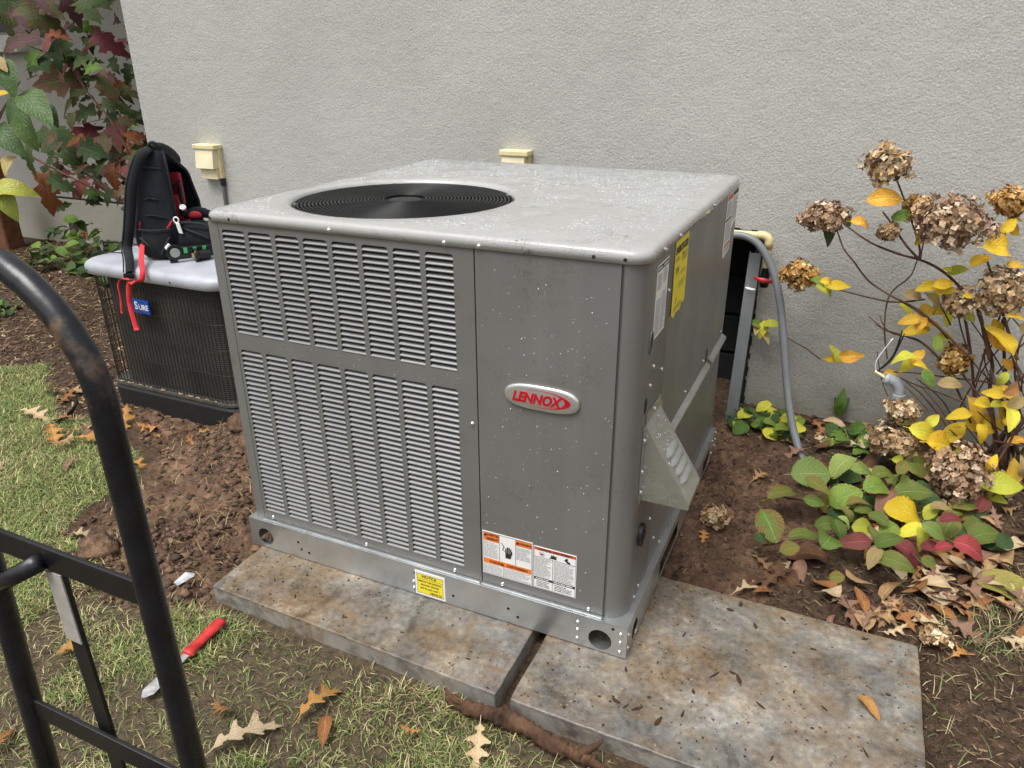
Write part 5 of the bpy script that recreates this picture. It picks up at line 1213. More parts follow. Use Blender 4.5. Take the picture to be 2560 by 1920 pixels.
for w_ in ([(.554,1.5,.366),(.597,1.5,.439),(.610,1.5,.544)], [(.554,1.5,.366),(.594,1.49,.428),(.618,1.49,.535)]): MB().tube(smooth_path(w_, 5), .003, 6).build('black_wire', MT['rubber'], lbx, smooth=True)
bd_ = thing('metal_channel', 'upright galvanised metal channel leaning at the dark wall opening behind the unit', 'channel', (.01, 1.63, -.05))
a, b = Vector((.010,1.800,.715)), Vector((.014,1.628,-.07)); u_ = (b-a)/2; 
MB().obox((a+b)/2, u_, (.024,.004,0), Vector((0,.006,.0015))*.4).build('web', MT['galv_old'], bd_); MB().obox((a+b)/2+Vector((.0245,.014,0)), u_, (.0015,0,0), (0,.012,.002)).build('flange', MT['dark'], bd_); MB().obox((a+b)/2+Vector((-.0245,.014,0)), u_, (.0015,0,0), (0,.012,.002)).build('flange', MT['galv_old'], bd_)
MB().add([(-.012,1.752,.575),(.0,1.744,.59),(.014,1.748,.575),(.034,1.75,.572),(.03,1.746,.566),(.002,1.744,.568)], [(0,1,2),(2,3,4,5),(0,2,5)]).build('torn_tape', MT['lightplastic'], bd_)
ps = thing('wooden_post', 'brown wooden post at the far left edge before the recessed wall', 'post', (-6.28, 2.6, 0)); MB().loft([rrect(-6.56+a, -6.31-a*.2, 2.5, 2.66, .02, 3, z) for a, z in ((0,-.1),(.0,.35),(.03,.66),(.05,.70))]).build('post_body', MT['post'], ps)
tag(ps, None)
# ------------------------------------------------------------------ leaves
HALF = {'oak': [(0,0,.008),(.09,.11,.022),(.16,.21,.115),(.21,.25,.105),(.25,.27,.045),(.32,.33,.05),(.40,.47,.245),(.44,.515,.235),(.48,.50,.13),(.53,.55,.055),(.60,.60,.065),(.67,.75,.25),(.71,.785,.225),(.74,.76,.12),(.79,.80,.06),(.85,.87,.085),(.89,.94,.125),(.93,.93,.06),(1,1.03,.002)],
 'maple': [(0,0,.015),(.05,-.05,.14),(.11,-.02,.29),(.16,.05,.25),(.20,.13,.235),(.26,.23,.14),(.33,.29,.22),(.40,.40,.36),(.44,.46,.31),(.48,.52,.31),(.52,.51,.20),(.57,.57,.155),(.64,.69,.235),(.69,.75,.19),(.74,.80,.175),(.80,.83,.105),(.88,.92,.075),(1,1.04,.002)]}
def leaf_mesh(name, kind, seed, curl=.25, n=20, cup=.15, stalk=True):
    rg = random.Random(seed); mb = MB(); uv = []; rows = []
    if kind in HALF:
        hf = HALF[kind]; jit = [[(1+.28*(rg.random()-.5), .05*(rg.random()-.5)) for _ in range(6)] for _ in range(2)]
        for t, ox, oy in hf:
            w2 = []
            for sd_ in range(2): k, dx = jit[sd_][min(5, int(t*5))]; w2.append((ox+dx*(0 < t < 1), oy*k))
            rows.append((t, w2))
    else:
        for i in range(n+1):
            t = i/n
            w_ = {'ovate': .30*math.sin(math.pi*min(1, t**.85))**.75*(1-.25*t), 'round': .40*math.sin(math.pi*t**.92)**.62*(1+.035*(-1)**i), 'long': .19*math.sin(math.pi*t**.8)**.8}[kind]
            w_ = max(w_, .004)*(1+.06*(rg.random()-.5)); rows.append((t, [(t, w_), (t, w_)]))
    bend = curl*(rg.random()*.8+.6); tw = (rg.random()-.5)*.7; ph = rg.random()*6; vs = []
    for t, w2 in rows:
        for s_ in (-1, -.5, 0, .5, 1):
            ox, w_ = w2[s_ > 0]; x = t+(ox-t)*abs(s_)**1.3; y = s_*w_
            z = -bend*(x-.35)**2*1.2+.03*math.sin(5*x+ph)+cup*(abs(y)*2.2)**1.5*(1+.4*math.sin(9*x+ph+s_))+tw*(x-.4)*y*.9+.010*(rg.random()-.5)
            vs.append((x-.5, y, z)); uv.append((s_, t))
    n = len(rows)-1
    fs = [(i*5+j, (i+1)*5+j, (i+1)*5+j+1, i*5+j+1) for i in range(n) for j in range(4)]
    if stalk:
        b = len(vs); z0 = vs[2][2]
        for x, y_, z in ((-.5, .008, z0), (-.5, -.008, z0), (-.66, -.006, z0-.03), (-.66, .006, z0-.03)): vs.append((x, y_, z)); uv.append((0, 0))
        fs.append((b, b+1, b+2, b+3))
    mb.add(vs, fs); mb.uv = uv; me = mb.mesh(name); me.shade_smooth(); return me
BASE = {k: [leaf_mesh('leaf', k, s*7+11, c, cup=cu) for s in range(5)] for k, c, cu in (('ovate', .5, .16), ('round', .45, .12), ('long', .4, .18), ('oak', .55, .22), ('maple', .4, .12))}
_cache = {}
def leaf_me(kind, var, mat, key):
    k = (kind, var, key)
    if k not in _cache: me = BASE[kind][var].copy(); me.materials.clear(); me.materials.append(mat); _cache[k] = me
    return _cache[k]
RGT, UPV = Vector((.91, .415, 0)), Vector((0, 0, 1))
def hang(c, length, ang, me, parent, rg, face=(.30, -.80, .75), jit=.5):
    """a leaf on a plant: blade turned to the open side of the bed and the sky, long axis swinging along the wall"""
    dr_ = (RGT*math.cos(R(ang))+UPV*math.sin(R(ang))); nm = Vector(face)+Vector([(rg.random()-.5)*2*jit for _ in range(3)]); nm.normalize()
    d_ = (dr_-nm*dr_.dot(nm)); d_.normalize(); s_ = nm.cross(d_); M_ = Matrix((d_, s_, nm)).transposed()
    return inst(me, 'leaf', parent, c, M_, length)
def stems(parent, tab, mat, name='stem'):
    for pts, r0, r1 in tab:
        pp = smooth_path(pts, 5); m = len(pp); MB().tube(pp, [r0+(r1-r0)*i/(m-1)*1. for i in range(m)], 7).build(name, mat, parent, smooth=True)
TONE = [((.52,.36,.20),(.30,.18,.09),(.70,.56,.37)), ((.42,.27,.16),(.22,.13,.08),(.66,.50,.35)), ((.58,.35,.12),(.38,.19,.05),(.74,.52,.24))]
def flower_head(parent, c, rx, rz, tone, seed, name='flower_head', n=None):
    rg = np.random.default_rng(seed); n = n or int(min(1100, 260+36000*rx*rz)); a, b, p = TONE[tone]
    d_ = rg.normal(size=(n, 3)); d_ /= np.linalg.norm(d_, axis=1)[:,None]; rad = rg.uniform(.25, 1.06, n)**.55
    lump = 1+.22*np.sin(d_[:,0]*5+seed)*np.cos(d_[:,2]*4+seed*2)
    P_ = np.array(c)+d_*rad[:,None]*lump[:,None]*np.array([rx*.93, rx*.85, rz*.93]); nrm = d_+rg.normal(size=(n,3))*.45; nrm /= np.linalg.norm(nrm, axis=1)[:,None]
    t1 = np.cross(nrm, rg.normal(size=(n,3))); t1 /= np.linalg.norm(t1, axis=1)[:,None]; t2 = np.cross(nrm, t1)
    V, Q_, C_ = [], [], []; base = 0; s_ = rg.uniform(.009, .0145, n); mixr = rg.random(n); dk = rg.uniform(.65, 1.2, n)
    for k in range(4):
        a_ = k*math.pi/2; u_ = t1*math.cos(a_)+t2*math.sin(a_); v_ = -t1*math.sin(a_)+t2*math.cos(a_); cu = rg.uniform(-.3, .55, n)
        q = [P_, P_+s_[:,None]*(u_*.55+v_*.48+nrm*(cu*.35)[:,None]), P_+s_[:,None]*(u_*1.08+nrm*(cu*.8)[:,None]), P_+s_[:,None]*(u_*.55-v_*.48+nrm*(cu*.35)[:,None])]
        V.append(np.stack(q, 1).reshape(-1, 3)); Q_.append(base+np.arange(4*n).reshape(n, 4)); base += 4*n
        col = np.where((mixr < .45)[:,None], np.array(a), np.where((mixr < .72)[:,None], np.array(b), np.array(p)))*dk[:,None]*rg.uniform(.85, 1.15, (n, 1))
        C_.append(np.repeat(np.concatenate([np.clip(col, 0, .8), np.ones((n,1))], 1), 4, 0))
    o = np_mesh(name, np.concatenate(V), np.concatenate(Q_), MT['petals'], np.concatenate(C_)); 
    return attach(o, parent) if parent else o

# hydrangea with dried heads and yellow leaves, right
hyd = thing('hydrangea_shrub', 'tall hydrangea with dried brown flower heads and yellow leaves against the wall', 'shrub', (1.05, 1.66, -.02)); rg = random.Random(21)
stems(hyd, RSTEMS, MT['stem_red'])
for i in range(7):
    a = i*.9; p0 = Vector((1.05+.10*math.cos(a), 1.55+.07*math.sin(a), -.05)); p1 = Vector((.93+.05*i, 1.54+.02*(i % 3), .42)); MB().tube([p0, (p0+p1)/2+Vector((.02,0,0)), p1], [.008,.007,.006], 7).build('stem', MT['stem'], hyd, smooth=True)
for i, (c, rx, rz, t) in enumerate(HEADS): flower_head(hyd, c, rx, rz, t, 50+i)
for c, l_, a, k in YLEAVES: hang(c, l_*1.4, a, leaf_me('ovate', rg.randrange(5), LF[k], k), hyd, rg, jit=.55)
for i in range(30):                                    # more foliage and fine twigs low in the shrub
    x = rg.uniform(.82, 1.3); z = rg.uniform(.02, .62); k = rg.choice(['y','y','l','o','l','t']); hang((x, rg.uniform(1.36, 1.6), z), rg.uniform(.06, .11), rg.uniform(-180, 180), leaf_me('ovate', rg.randrange(5), LF[k], k), hyd, rg, jit=.6)
for i in range(34):
    p0 = Vector((rg.uniform(.85, 1.2), rg.uniform(1.5, 1.7), rg.uniform(-.02, .45))); p1 = p0+Vector((rg.uniform(-.28, .12), rg.uniform(-.08, .08), rg.uniform(.08, .34))); MB().tube(smooth_path([p0, (p0+p1)/2+Vector((rg.uniform(-.03,.03), 0, rg.uniform(-.04,.02))), p1], 4), [.0028]*8+[.0012], 5).build('twig', MT['stem_red' if i % 3 else 'stem'], hyd, smooth=True)
# low hydrangea
low = thing('low_hydrangea', 'low broad-leaved hydrangea with green and dark red leaves beside the unit', 'shrub', (.62, 1.1, -.02))
for c, l_, a, k in LOWLEAVES:
    k = 'g2' if k == 'g' and rg.random() < .7 else k; hang((c[0], c[1], c[2]+.015), l_*1.12, a, leaf_me('round' if rg.random() < .45 else 'ovate', rg.randrange(5), LF[k], k), low, rg, (.15, -.50, .95), .5)
for i in range(16):
    c = Vector(LOWLEAVES[(i*3) % len(LOWLEAVES)][0]); r0 = Vector((.60+.07*math.sin(i*2.1), 1.10+.06*math.cos(i*1.7), -.05)); MB().tube(smooth_path([r0, (r0*.45+c*.55)+Vector((0,0,-.01)), c+Vector((0,0,-.01))], 4), .0035, 6).build('stem', MT['stem_red'], low, smooth=True)
for k in range(44):                                   # leaves lower in the plant
    c = Vector((.38+.62*rg.random(), .92+.36*rg.random(), .0+.05*rg.random())); key = rg.choice(['g2', 'ol', 'd', 'd', 'rd', 'g2']); hang(c, .07+.04*rg.random(), rg.uniform(-180, 180), leaf_me('round', rg.randrange(5), LF[key], key), low, rg, (.1, -.4, 1.), .4)
# oakleaf shrub at the wall corner, left
oks = thing('oakleaf_shrub', 'tall shrub with lobed burgundy and dark green leaves at the wall corner', 'shrub', (-3.62, 1.7, -.02)); stems(oks, OSTEMS, MT['stem_red'])
for c in (((-3.72,1.9,.62),(-3.66,1.82,.3),(-3.62,1.7,-.05)), ((-3.66,1.9,.58),(-3.64,1.8,.25),(-3.58,1.68,-.05)), ((-3.8,1.9,.66),(-3.7,1.78,.3),(-3.66,1.7,-.05))): MB().tube(smooth_path(c, 4), .009, 7).build('stem', MT['stem_red'], oks, smooth=True)
for c, l_, a, k in OAKSHRUB: hang(c, l_*1.32, a, leaf_me('maple', rg.randrange(5), OK_[k], k), oks, rg, (.25, -.75, .65), .55)
for i in range(110):
    c = Vector(OAKSHRUB[(i*2+1) % len(OAKSHRUB)][0])+Vector((rg.uniform(-.16,.08), rg.uniform(.0,.25), rg.uniform(-.14,.12))); k = rg.choice('ddddoopqb'); hang(c, rg.uniform(.08,.15), rg.uniform(-150, 20), leaf_me('maple', rg.randrange(5), OK_[k], k), oks, rg, (.25,-.75,.65), .6)
# broad-leaved bush at the left edge
brd = thing('broadleaf_bush', 'bush with large plain green leaves at the left edge before the recessed wall', 'shrub', (-4.15, 1.35, -.02)); stems(brd, BSTEMS, MT['stem'])
for c, l_, a, k in BROADLEAVES:
    k = {'g': 'bg', 'l': 'lb'}.get(k, k); hang(c, l_*1.2, a, leaf_me('ovate', rg.randrange(5), LF[k], k), brd, rg, (.3, -.75, .6), .3)
# leafy ground plants
def clump(name, c, rx, ry, n, l0, l1, keys, kinds, label, cat, hgt=.08, grp=None, seed=0):
    rg = random.Random(seed); t = thing(name, label, cat, (c[0], c[1], float(gh(c[0], c[1]))), grp)
    for i in range(n):
        r_ = math.sqrt(rg.random()); a = rg.uniform(0, 6.28); x = c[0]+rx*r_*math.cos(a); y = c[1]+ry*r_*math.sin(a); z = float(gh(x, y))+.015+hgt*rg.random()*(1.15-r_); k = rg.choice(keys)
        o = hang((x, y, z), rg.uniform(l0, l1), rg.uniform(-180, 180), leaf_me(rg.choice(kinds), rg.randrange(5), LF[k], k), t, rg, (0, -.4, 1), .6)
    st_ = MB()
    for i in range(6): a = i*1.05; x = c[0]+rx*.5*math.cos(a); y = c[1]+ry*.5*math.sin(a); st_.tube([(c[0], c[1], float(gh(*c))-.01), (x, y, float(gh(x, y))+hgt*.6)], .002, 5)
    st_.build('stems', LF['g'], t, smooth=True); return t
clump('violet_clump', (.17, 1.62), .16, .12, 46, .045, .085, ['g','g','d','l'], ['round'], 'bright green leafy clump at the wall beside the metal channel', 'plant', .10, None, 1)
clump('weed_clump', (.52, 1.60), .14, .10, 26, .04, .075, ['g','d','g'], ['round','long'], 'green weeds at the wall base right of the flexible conduit', 'plant', .08, None, 2)
clump('ground_cover', (-4.55, 2.35), .55, .30, 110, .07, .12, ['d','g','g','d'], ['round','ovate'], 'dark green ground cover clump before the crawl vent', 'plant', .16, None, 3)
clump('ground_cover', (-5.35, 2.45), .50, .35, 100, .08, .14, ['d','d','g'], ['ovate','round'], 'bushy dark green clump at far left below the broad-leaved bush', 'plant', .34, None, 4)
clump('ground_cover', (-3.75, 2.25), .28, .25, 50, .06, .11, ['d','g','r'], ['ovate','round'], 'green and reddish seedlings behind the old condenser', 'plant', .30, None, 5)
clump('weed_clump', (-4.75, 1.30), .22, .20, 30, .06, .10, ['d','g'], ['ovate'], 'small dark green clump in the bark mulch at the left edge', 'plant', .10, None, 6)
sp = thing('upright_weed', 'upright green serrated weed leaf against the wall behind the conduit', 'plant', (.42, 1.80, -.02))
for dx, a, l_ in ((0, 84, .13), (.015, 60, .08), (-.012, 110, .07)): hang((.455+dx, 1.79, .06+l_*.2), l_, a, leaf_me('long', 1, LF['d' if dx else 'g'], 'd' if dx else 'g'), sp, rg, (.2,-1,.2), .1)

# ------------------------------------------------------------------ turf, chips, clods
def pick(n, x0, x1, y0, y1, seed): r_ = np.random.default_rng(seed); return r_, r_.uniform(x0, x1, n), r_.uniform(y0, y1, n)
SLABS = ((-1.264, -.268, -.262, .41), (-.236, .731, -.268, .40))
def clear_of_slabs(x, y, m=.004):
    k = np.ones(len(x), bool)
    for a, b, c, d_ in SLABS: k &= ~((x > a-m) & (x < b+m) & (y > c-m) & (y < d_+m))
    k &= ~((x > -1.30) & (x < 0) & (y > 0) & (y < 1.3)); return k
def blades(n, box, seed, dens, L0, L1, mixer, name, label, cat, wid=(.0018, .0032), lean=(.5, 1.35)):
    r_, x, y = pick(n, *box, seed); k = clear_of_slabs(x, y) & (r_.random(n) < dens(x, y)); x, y = x[k], y[k]; n = len(x); z = gh(x, y)-.004
    az = r_.uniform(0, 2*math.pi, n); ln = r_.uniform(*lean, n); L_ = r_.uniform(L0, L1, n)*(1+.6*fbm(x*7, y*7, 3, 60)); w_ = r_.uniform(*wid, n)
    dx, dy = np.cos(az), np.sin(az); sx, sy = -dy, dx; P0 = np.stack([x, y, z], -1); side = np.stack([sx, sy, 0*sx], -1)
    def at(f, l_): return P0+np.stack([dx*np.sin(l_)*L_*f, dy*np.sin(l_)*L_*f, np.cos(l_)*L_*f], -1)
    P1 = at(.5, ln*.7); P2 = at(1., ln); P2[:,2] = np.maximum(P2[:,2], z+.005)
    V_ = np.stack([P0-side*w_[:,None]*.5, P0+side*w_[:,None]*.5, P1-side*w_[:,None]*.5, P1+side*w_[:,None]*.5, P2-side*w_[:,None]*.12, P2+side*w_[:,None]*.12], 1).reshape(-1, 3)
    b = np.arange(n)[:,None]*6; Q_ = np.concatenate([b+np.array([0,1,3,2]), b+np.array([2,3,5,4])]); c = mixer(r_, x, y, n)
    C_ = np.repeat(np.concatenate([c, np.ones((n,1))], 1), 6, 0); o = np_mesh(name, V_, Q_, MT['grass'], C_); return tag(o, label, cat, None, 'stuff')
def lawn_d(x, y):
    d_, l_ = zones(x, y); p = fbm(x*3.3, y*3.3, 4, 80); e = np.where(x > -1.7, sstep(.11, -.03, p+.11*sstep(-.6, -.2, y)*sstep(-1.2, -.5, x)), 1.); return np.where(l_, .10+.90*e, 0)
def lawn_c(r_, x, y, n):
    pal = np.array([(.12,.20,.045),(.20,.28,.07),(.28,.33,.10),(.60,.53,.27),(.46,.40,.19),(.18,.13,.07)]); g_ = fbm(x*1.7, y*1.7, 3, 90)+np.where(x < -1.7, .22, -.04)
    green = np.clip(.50+1.4*g_, .12, .85); u_ = r_.random(n); i = np.where(u_ < green, r_.integers(0, 3, n), r_.integers(3, 6, n)); return pal[i]*r_.uniform(.65, 1.25, (n, 1))*(1.08-.16*sstep(-2.0, -1.2, x))[:,None]
blades(330000, (-4.4, .9, -1.35, .95), 5, lawn_d, .020, .050, lawn_c, 'lawn_grass', 'short patchy lawn of green and straw blades in the foreground', 'grass', (.0013,.0027), (.75, 1.5))
blades(230000, (-4.3, .6, -1.3, .9), 8, lambda x, y: lawn_d(x, y)*(.35+.65*(fbm(x*5, y*5, 3, 83) > -.10)), .016, .042, lambda r_, x, y, n: np.array([(.26,.21,.105),(.16,.12,.06),(.10,.068,.038),(.40,.34,.18),(.09,.12,.035),(.055,.036,.022)])[r_.integers(0, 6, n)]*r_.uniform(.6, 1.2, (n,1)), 'dry_thatch', 'matted dry thatch lying between the lawn blades', 'grass', (.0014,.003), (1.25, 1.56))
blades(5200, (-2.3, -.2, -.55, .9), 6, lambda x, y: np.where(zones(x, y)[0], .35, .0), .03, .08, lambda r_, x, y, n: np.array([(.10,.15,.035),(.42,.36,.18),(.30,.22,.10)])[r_.integers(0, 3, n)]*r_.uniform(.7, 1.2, (n,1)), 'loose_grass', 'loose grass stalks strewn over the dug soil left of the unit', 'grass', (.0015,.0025), (1.0, 1.5))
blades(7000, (.70, 1.6, -.5, .9), 7, lambda x, y: .10+.75*(fbm(x*6, y*6, 3, 33) > .14), .03, .075, lambda r_, x, y, n: np.array([(.10,.16,.045),(.14,.20,.06),(.45,.38,.22),(.36,.27,.15)])[r_.integers(0, 4, n)]*r_.uniform(.7, 1.2, (n,1)), 'sparse_grass', 'sparse green and dry blades in the bark right of the wide slab', 'grass', (.0016,.003), (.7, 1.5))
def chips(n, box, seed, dens, L0, L1, pal, name, label, cat='mulch', lift=.004):
    r_, x, y = pick(n, *box, seed); k = clear_of_slabs(x, y, .0) & (r_.random(n) < dens(x, y)); x, y = x[k], y[k]; n = len(x); z = gh(x, y)+r_.uniform(0, lift*2, n)
    az = r_.uniform(0, 2*math.pi, n); L_ = r_.uniform(L0, L1, n)**1.; w_ = L_*r_.uniform(.09, .28, n); pt = r_.normal(0, .25, n); c = np.stack([x, y, z], -1)
    u_ = np.stack([np.cos(az)*np.cos(pt), np.sin(az)*np.cos(pt), np.sin(pt)], -1)*L_[:,None]/2; v_ = np.stack([-np.sin(az), np.cos(az), r_.normal(0, .35, n)], -1)*w_[:,None]/2; t_ = np.array([0,0,1])*(w_*.35)[:,None]
    V_ = np.stack([c-u_-v_*.6, c+u_*.9-v_, c+u_+v_*.7, c-u_*.85+v_, c-u_*.6+t_, c+u_*.65+t_], 1).reshape(-1, 3); b = np.arange(n)[:,None]*6
    Q_ = np.concatenate([b+np.array([0,1,5,4]), b+np.array([2,3,4,5]), b+np.array([0,4,3,3]), b+np.array([1,2,5,5])]); T = [b+np.array(q) for q in ((0,1,5),(0,5,4),(2,3,4),(2,4,5),(0,4,3),(1,2,5))]; Q_ = np.concatenate(T)
    c_ = np.array(pal)[r_.integers(0, len(pal), n)]*r_.uniform(.65, 1.25, (n,1)); C_ = np.repeat(np.concatenate([c_, np.ones((n,1))], 1), 6, 0); return tag(np_mesh(name, V_, Q_, MT['chips'], C_), label, cat, None, 'stuff')
BR = [(.055,.030,.016),(.09,.052,.028),(.14,.085,.046),(.20,.125,.07),(.035,.02,.012),(.34,.25,.15)]
notdl = lambda x, y: np.where(zones(x, y)[0] | zones(x, y)[1], 0., 1.)
chips(24000, (-6.4, -2.55, .4, 2.95), 11, notdl, .015, .05, BR, 'bark_mulch', 'brown bark mulch around the old condenser')
chips(24000, (.0, 1.9, -.6, 1.83), 12, lambda x, y: np.where((x > .72) | (y > .38), np.where(zones(x, y)[0], .10, .95), 0), .007, .028, [(.05,.03,.018),(.028,.018,.012),(.10,.065,.04),(.035,.022,.014),(.07,.045,.028),(.055,.035,.02),(.15,.10,.06),(.24,.17,.10)], 'shredded_bark', 'dark shredded bark bed right of and behind the wide slab')
chips(9000, (-2.6, .4, -1.3, .3), 13, lambda x, y: np.where(zones(x, y)[1], .35*(fbm(x*4, y*4, 3, 71) > .03), 0.), .008, .03, [(.10,.06,.035),(.15,.10,.06),(.06,.035,.02),(.36,.28,.17)], 'lawn_debris', 'brown bark crumbs and mud bits lying in the front lawn', 'debris')
def clods(n, box, seed, dens, r0, r1, name, label):
    r_, x, y = pick(n, *box, seed); k = clear_of_slabs(x, y, .012) & (r_.random(n) < dens(x, y)); x, y = x[k], y[k]; n = len(x); rad = r0+(r1-r0)*r_.random(n)**3.2; z = gh(x, y)-rad*.05
    t = (1+5**.5)/2; ic_ = np.array([(-1,t,0),(1,t,0),(-1,-t,0),(1,-t,0),(0,-1,t),(0,1,t),(0,-1,-t),(0,1,-t),(t,0,-1),(t,0,1),(-t,0,-1),(-t,0,1)])/1.9
    tri_ = np.array([(0,11,5),(0,5,1),(0,1,7),(0,7,10),(0,10,11),(1,5,9),(5,11,4),(11,10,2),(10,7,6),(7,1,8),(3,9,4),(3,4,2),(3,2,6),(3,6,8),(3,8,9),(4,9,5),(2,4,11),(6,2,10),(8,6,7),(9,8,1)])
    V_ = np.stack([x, y, z], -1)[:,None,:]+ic_[None]*rad[:,None,None]*r_.uniform(.45, 1.45, (n,12,1))*np.stack([r_.uniform(.8,1.5,n), r_.uniform(.8,1.5,n), r_.uniform(.4,.9,n)], -1)[:,None,:]
    Q_ = (np.arange(n)[:,None,None]*12+tri_[None]).reshape(-1, 3); c_ = np.array([(.095,.055,.034),(.135,.080,.049),(.06,.035,.022),(.18,.108,.066)])[r_.integers(0, 4, n)]*r_.uniform(.75, 1.2, (n,1))
    return tag(np_mesh(name, V_.reshape(-1, 3), Q_, MT['clods'], np.repeat(np.concatenate([c_, np.ones((n,1))], 1), 12, 0), False), label, 'soil', None, 'stuff')
clods(30000, (-2.7, -1.2, -.45, 1.2), 15, lambda x, y: np.where(zones(x, y)[0], .15+.85*(fbm(x*5, y*5, 3, 17) > -.01), 0.), .002, .015, 'soil_clods', 'crumbly red-brown clods of dug soil left of the unit')
clods(3600, (-.05, .6, .38, 1.6), 16, lambda x, y: np.where(zones(x, y)[0], .5, 0.), .002, .010, 'soil_crumbs', 'crumbs of bare brown soil along the right side of the unit')
def clodmound(cx_, cy_, s_, n, seed): pass
for i, (x, y, r_, lab) in enumerate(((-1.66,.46,.075,'largest lump of dug soil against the left side of the unit'), (-1.86,.58,.06,'rounded soil lump between the old condenser and the unit'), (-1.78,-.22,.055,'dark soil lump at the lawn edge behind the hand truck'), (-1.60,.60,.06,'dug soil lump in the shade behind the largest lump'))):
    mb = MB(); n, m = 22, 14; vs = []
    for j in range(m+1):
        ph = math.pi*j/m-math.pi/2
        for k in range(n):
            th = 2*math.pi*k/n; dv = Vector((math.cos(ph)*math.cos(th), math.cos(ph)*math.sin(th), math.sin(ph))); q = 1+.75*float(fbm(dv.x*2.2+i*5, dv.y*2.2+dv.z*3, 4, 5+i))+.28*float(fbm(dv.x*8+i, dv.y*8+dv.z*9, 3, 9)); vs.append((x+r_*1.25*q*dv.x, y+r_*q*dv.y, float(gh(x, y))+.02+r_*.8*q*dv.z))
    mb.add(vs, [(j*n+k, j*n+(k+1) % n, (j+1)*n+(k+1) % n, (j+1)*n+k) for j in range(m) for k in range(n)]); o = mb.build('soil_lump', MT['ground'], smooth=True)
    at_ = o.data.color_attributes.new('col', 'FLOAT_COLOR', 'POINT'); at_.data.foreach_set('color', np.tile(np.array([1,0,0,1], np.float32), len(vs))); tag(o, lab, 'soil lump', 'lumps of dug soil')
# ------------------------------------------------------------------ fallen leaves, each one a thing
def fallen(kind, key, x, y, l_, yaw, label, group=None, tilt=.2, z=None, name='fallen_leaf'):
    zz = (float(gh(x, y))+(.022 if zones(np.array([x]), np.array([y]))[1][0] else .004) if z is None else z)+.012*max(1, l_/.1)*.6+.004; rg_ = random.Random(hash((round(x, 3), round(y, 3))) & 0xffff)
    o = inst(leaf_me(kind, rg_.randrange(5), FL[key], 'f'+key), name, None, (x, y, zz), (rg_.uniform(-tilt, tilt), rg_.uniform(-tilt, tilt)+(math.pi if rg_.random() < .3 else 0), R(yaw)), l_*.88); return tag(o, label, 'leaf', group)
G1 = 'fallen leaves on the front lawn'
fallen('oak','orange',-.70,-.43,.155,75,'orange-brown oak leaf on the lawn just in front of the left slab',G1)
fallen('long','rust',-.625,-.50,.10,-60,'narrow rust leaf lying against the orange-brown oak leaf in front of the slab',G1)
fallen('oak','pale',-.80,-.60,.20,55,'large pale tan oak leaf at the bottom edge right of the hand truck',G1)
fallen('oak','rust',-.90,-.56,.12,160,'rust-brown leaf tucked under the large pale oak leaf at the bottom',G1)
fallen('oak','pale',-.255,-.385,.135,-70,'pale tan oak leaf at the bottom below the bark root',G1)
fallen('oak','orange',-1.46,-.57,.13,-70,'orange oak leaf seen behind the reflective strap of the hand truck',G1)
fallen('oak','pinkish',-2.42,.16,.11,-80,'pinkish-brown oak leaf on the green lawn at the left',G1)
fallen('oak','pale',-2.72,.02,.13,15,'pale leaf lying on the green lawn at the left edge',G1)
fallen('oak','pale',-3.0,.40,.20,10,'long cream leaf at the far left lawn edge',G1)
fallen('oak','rust',-1.33,-.86,.13,120,'dark rust leaf at the bottom left corner of the lawn',G1)
fallen('oak','orange',-.42,-.42,.06,20,'small orange scrap of leaf at the bottom centre',G1)
fallen('oak','pale',-1.97,-.15,.10,30,'pale leaf at the edge of the dug soil beside the hand truck rail',G1)
for i, (x, y, l_, yaw, k, lab) in enumerate(((-2.52,.50,.17,-60,'orange','bright orange oak leaf right before the old condenser base'),(-2.40,.55,.15,20,'orange','second orange oak leaf along the old condenser base'),(-2.28,.52,.15,-20,'pinkish','pinkish oak leaf by the old condenser, nearest the soil heap'),(-2.62,.44,.20,190,'pale','long pale leaf at the left of the orange ones by the condenser'),(-2.16,.62,.13,70,'orange','orange leaf tip standing up against the old condenser base'),(-2.18,.28,.14,0,'orange','orange-brown oak leaf on the dug soil between condenser and hand truck'),
    (-2.72,.30,.18,-30,'orange','orange leaf in the heap at the lawn edge behind the hand truck tube'),(-2.60,.26,.16,100,'tan','tan leaf in the heap at the lawn edge behind the hand truck tube'),(-2.52,.34,.16,30,'orange','rightmost orange leaf of the heap at the lawn edge'),(-2.82,.42,.14,200,'rust','rust leaf in the heap, nearest the black strip'),(-3.08,.68,.17,10,'tan','tan leaf on the bark left of the old condenser'),(-3.18,.62,.16,170,'pale','cream leaf on the bark left of the old condenser'),(-3.05,.60,.13,-70,'rust','rust leaf on the bark left of the old condenser'),(-3.28,.98,.13,20,'orange','orange leaf alone on the bark mulch farther left'))): fallen('oak', k, x, y, l_, yaw, lab, 'fallen leaves by the old condenser', .3)
rg = random.Random(78)
for i in range(22): x = rg.uniform(-2.75, -1.95); y = rg.uniform(.30, .62); hu_ = rg.choice(['tan','orange','pinkish','rust','pale']); fallen('oak', hu_, x, y, rg.uniform(.06, .12), rg.uniform(0, 360), 'small %s leaf strewn before the old condenser' % ({'pale': 'cream'}.get(hu_, hu_)), 'leaf litter before the old condenser', .5)
SHAPE = {'oak': 'lobed', 'ovate': 'oval', 'long': 'narrow'}; HUE = {'tan': 'tan', 'pale': 'cream', 'rust': 'rust', 'dark': 'dark brown', 'pinkish': 'pinkish'}
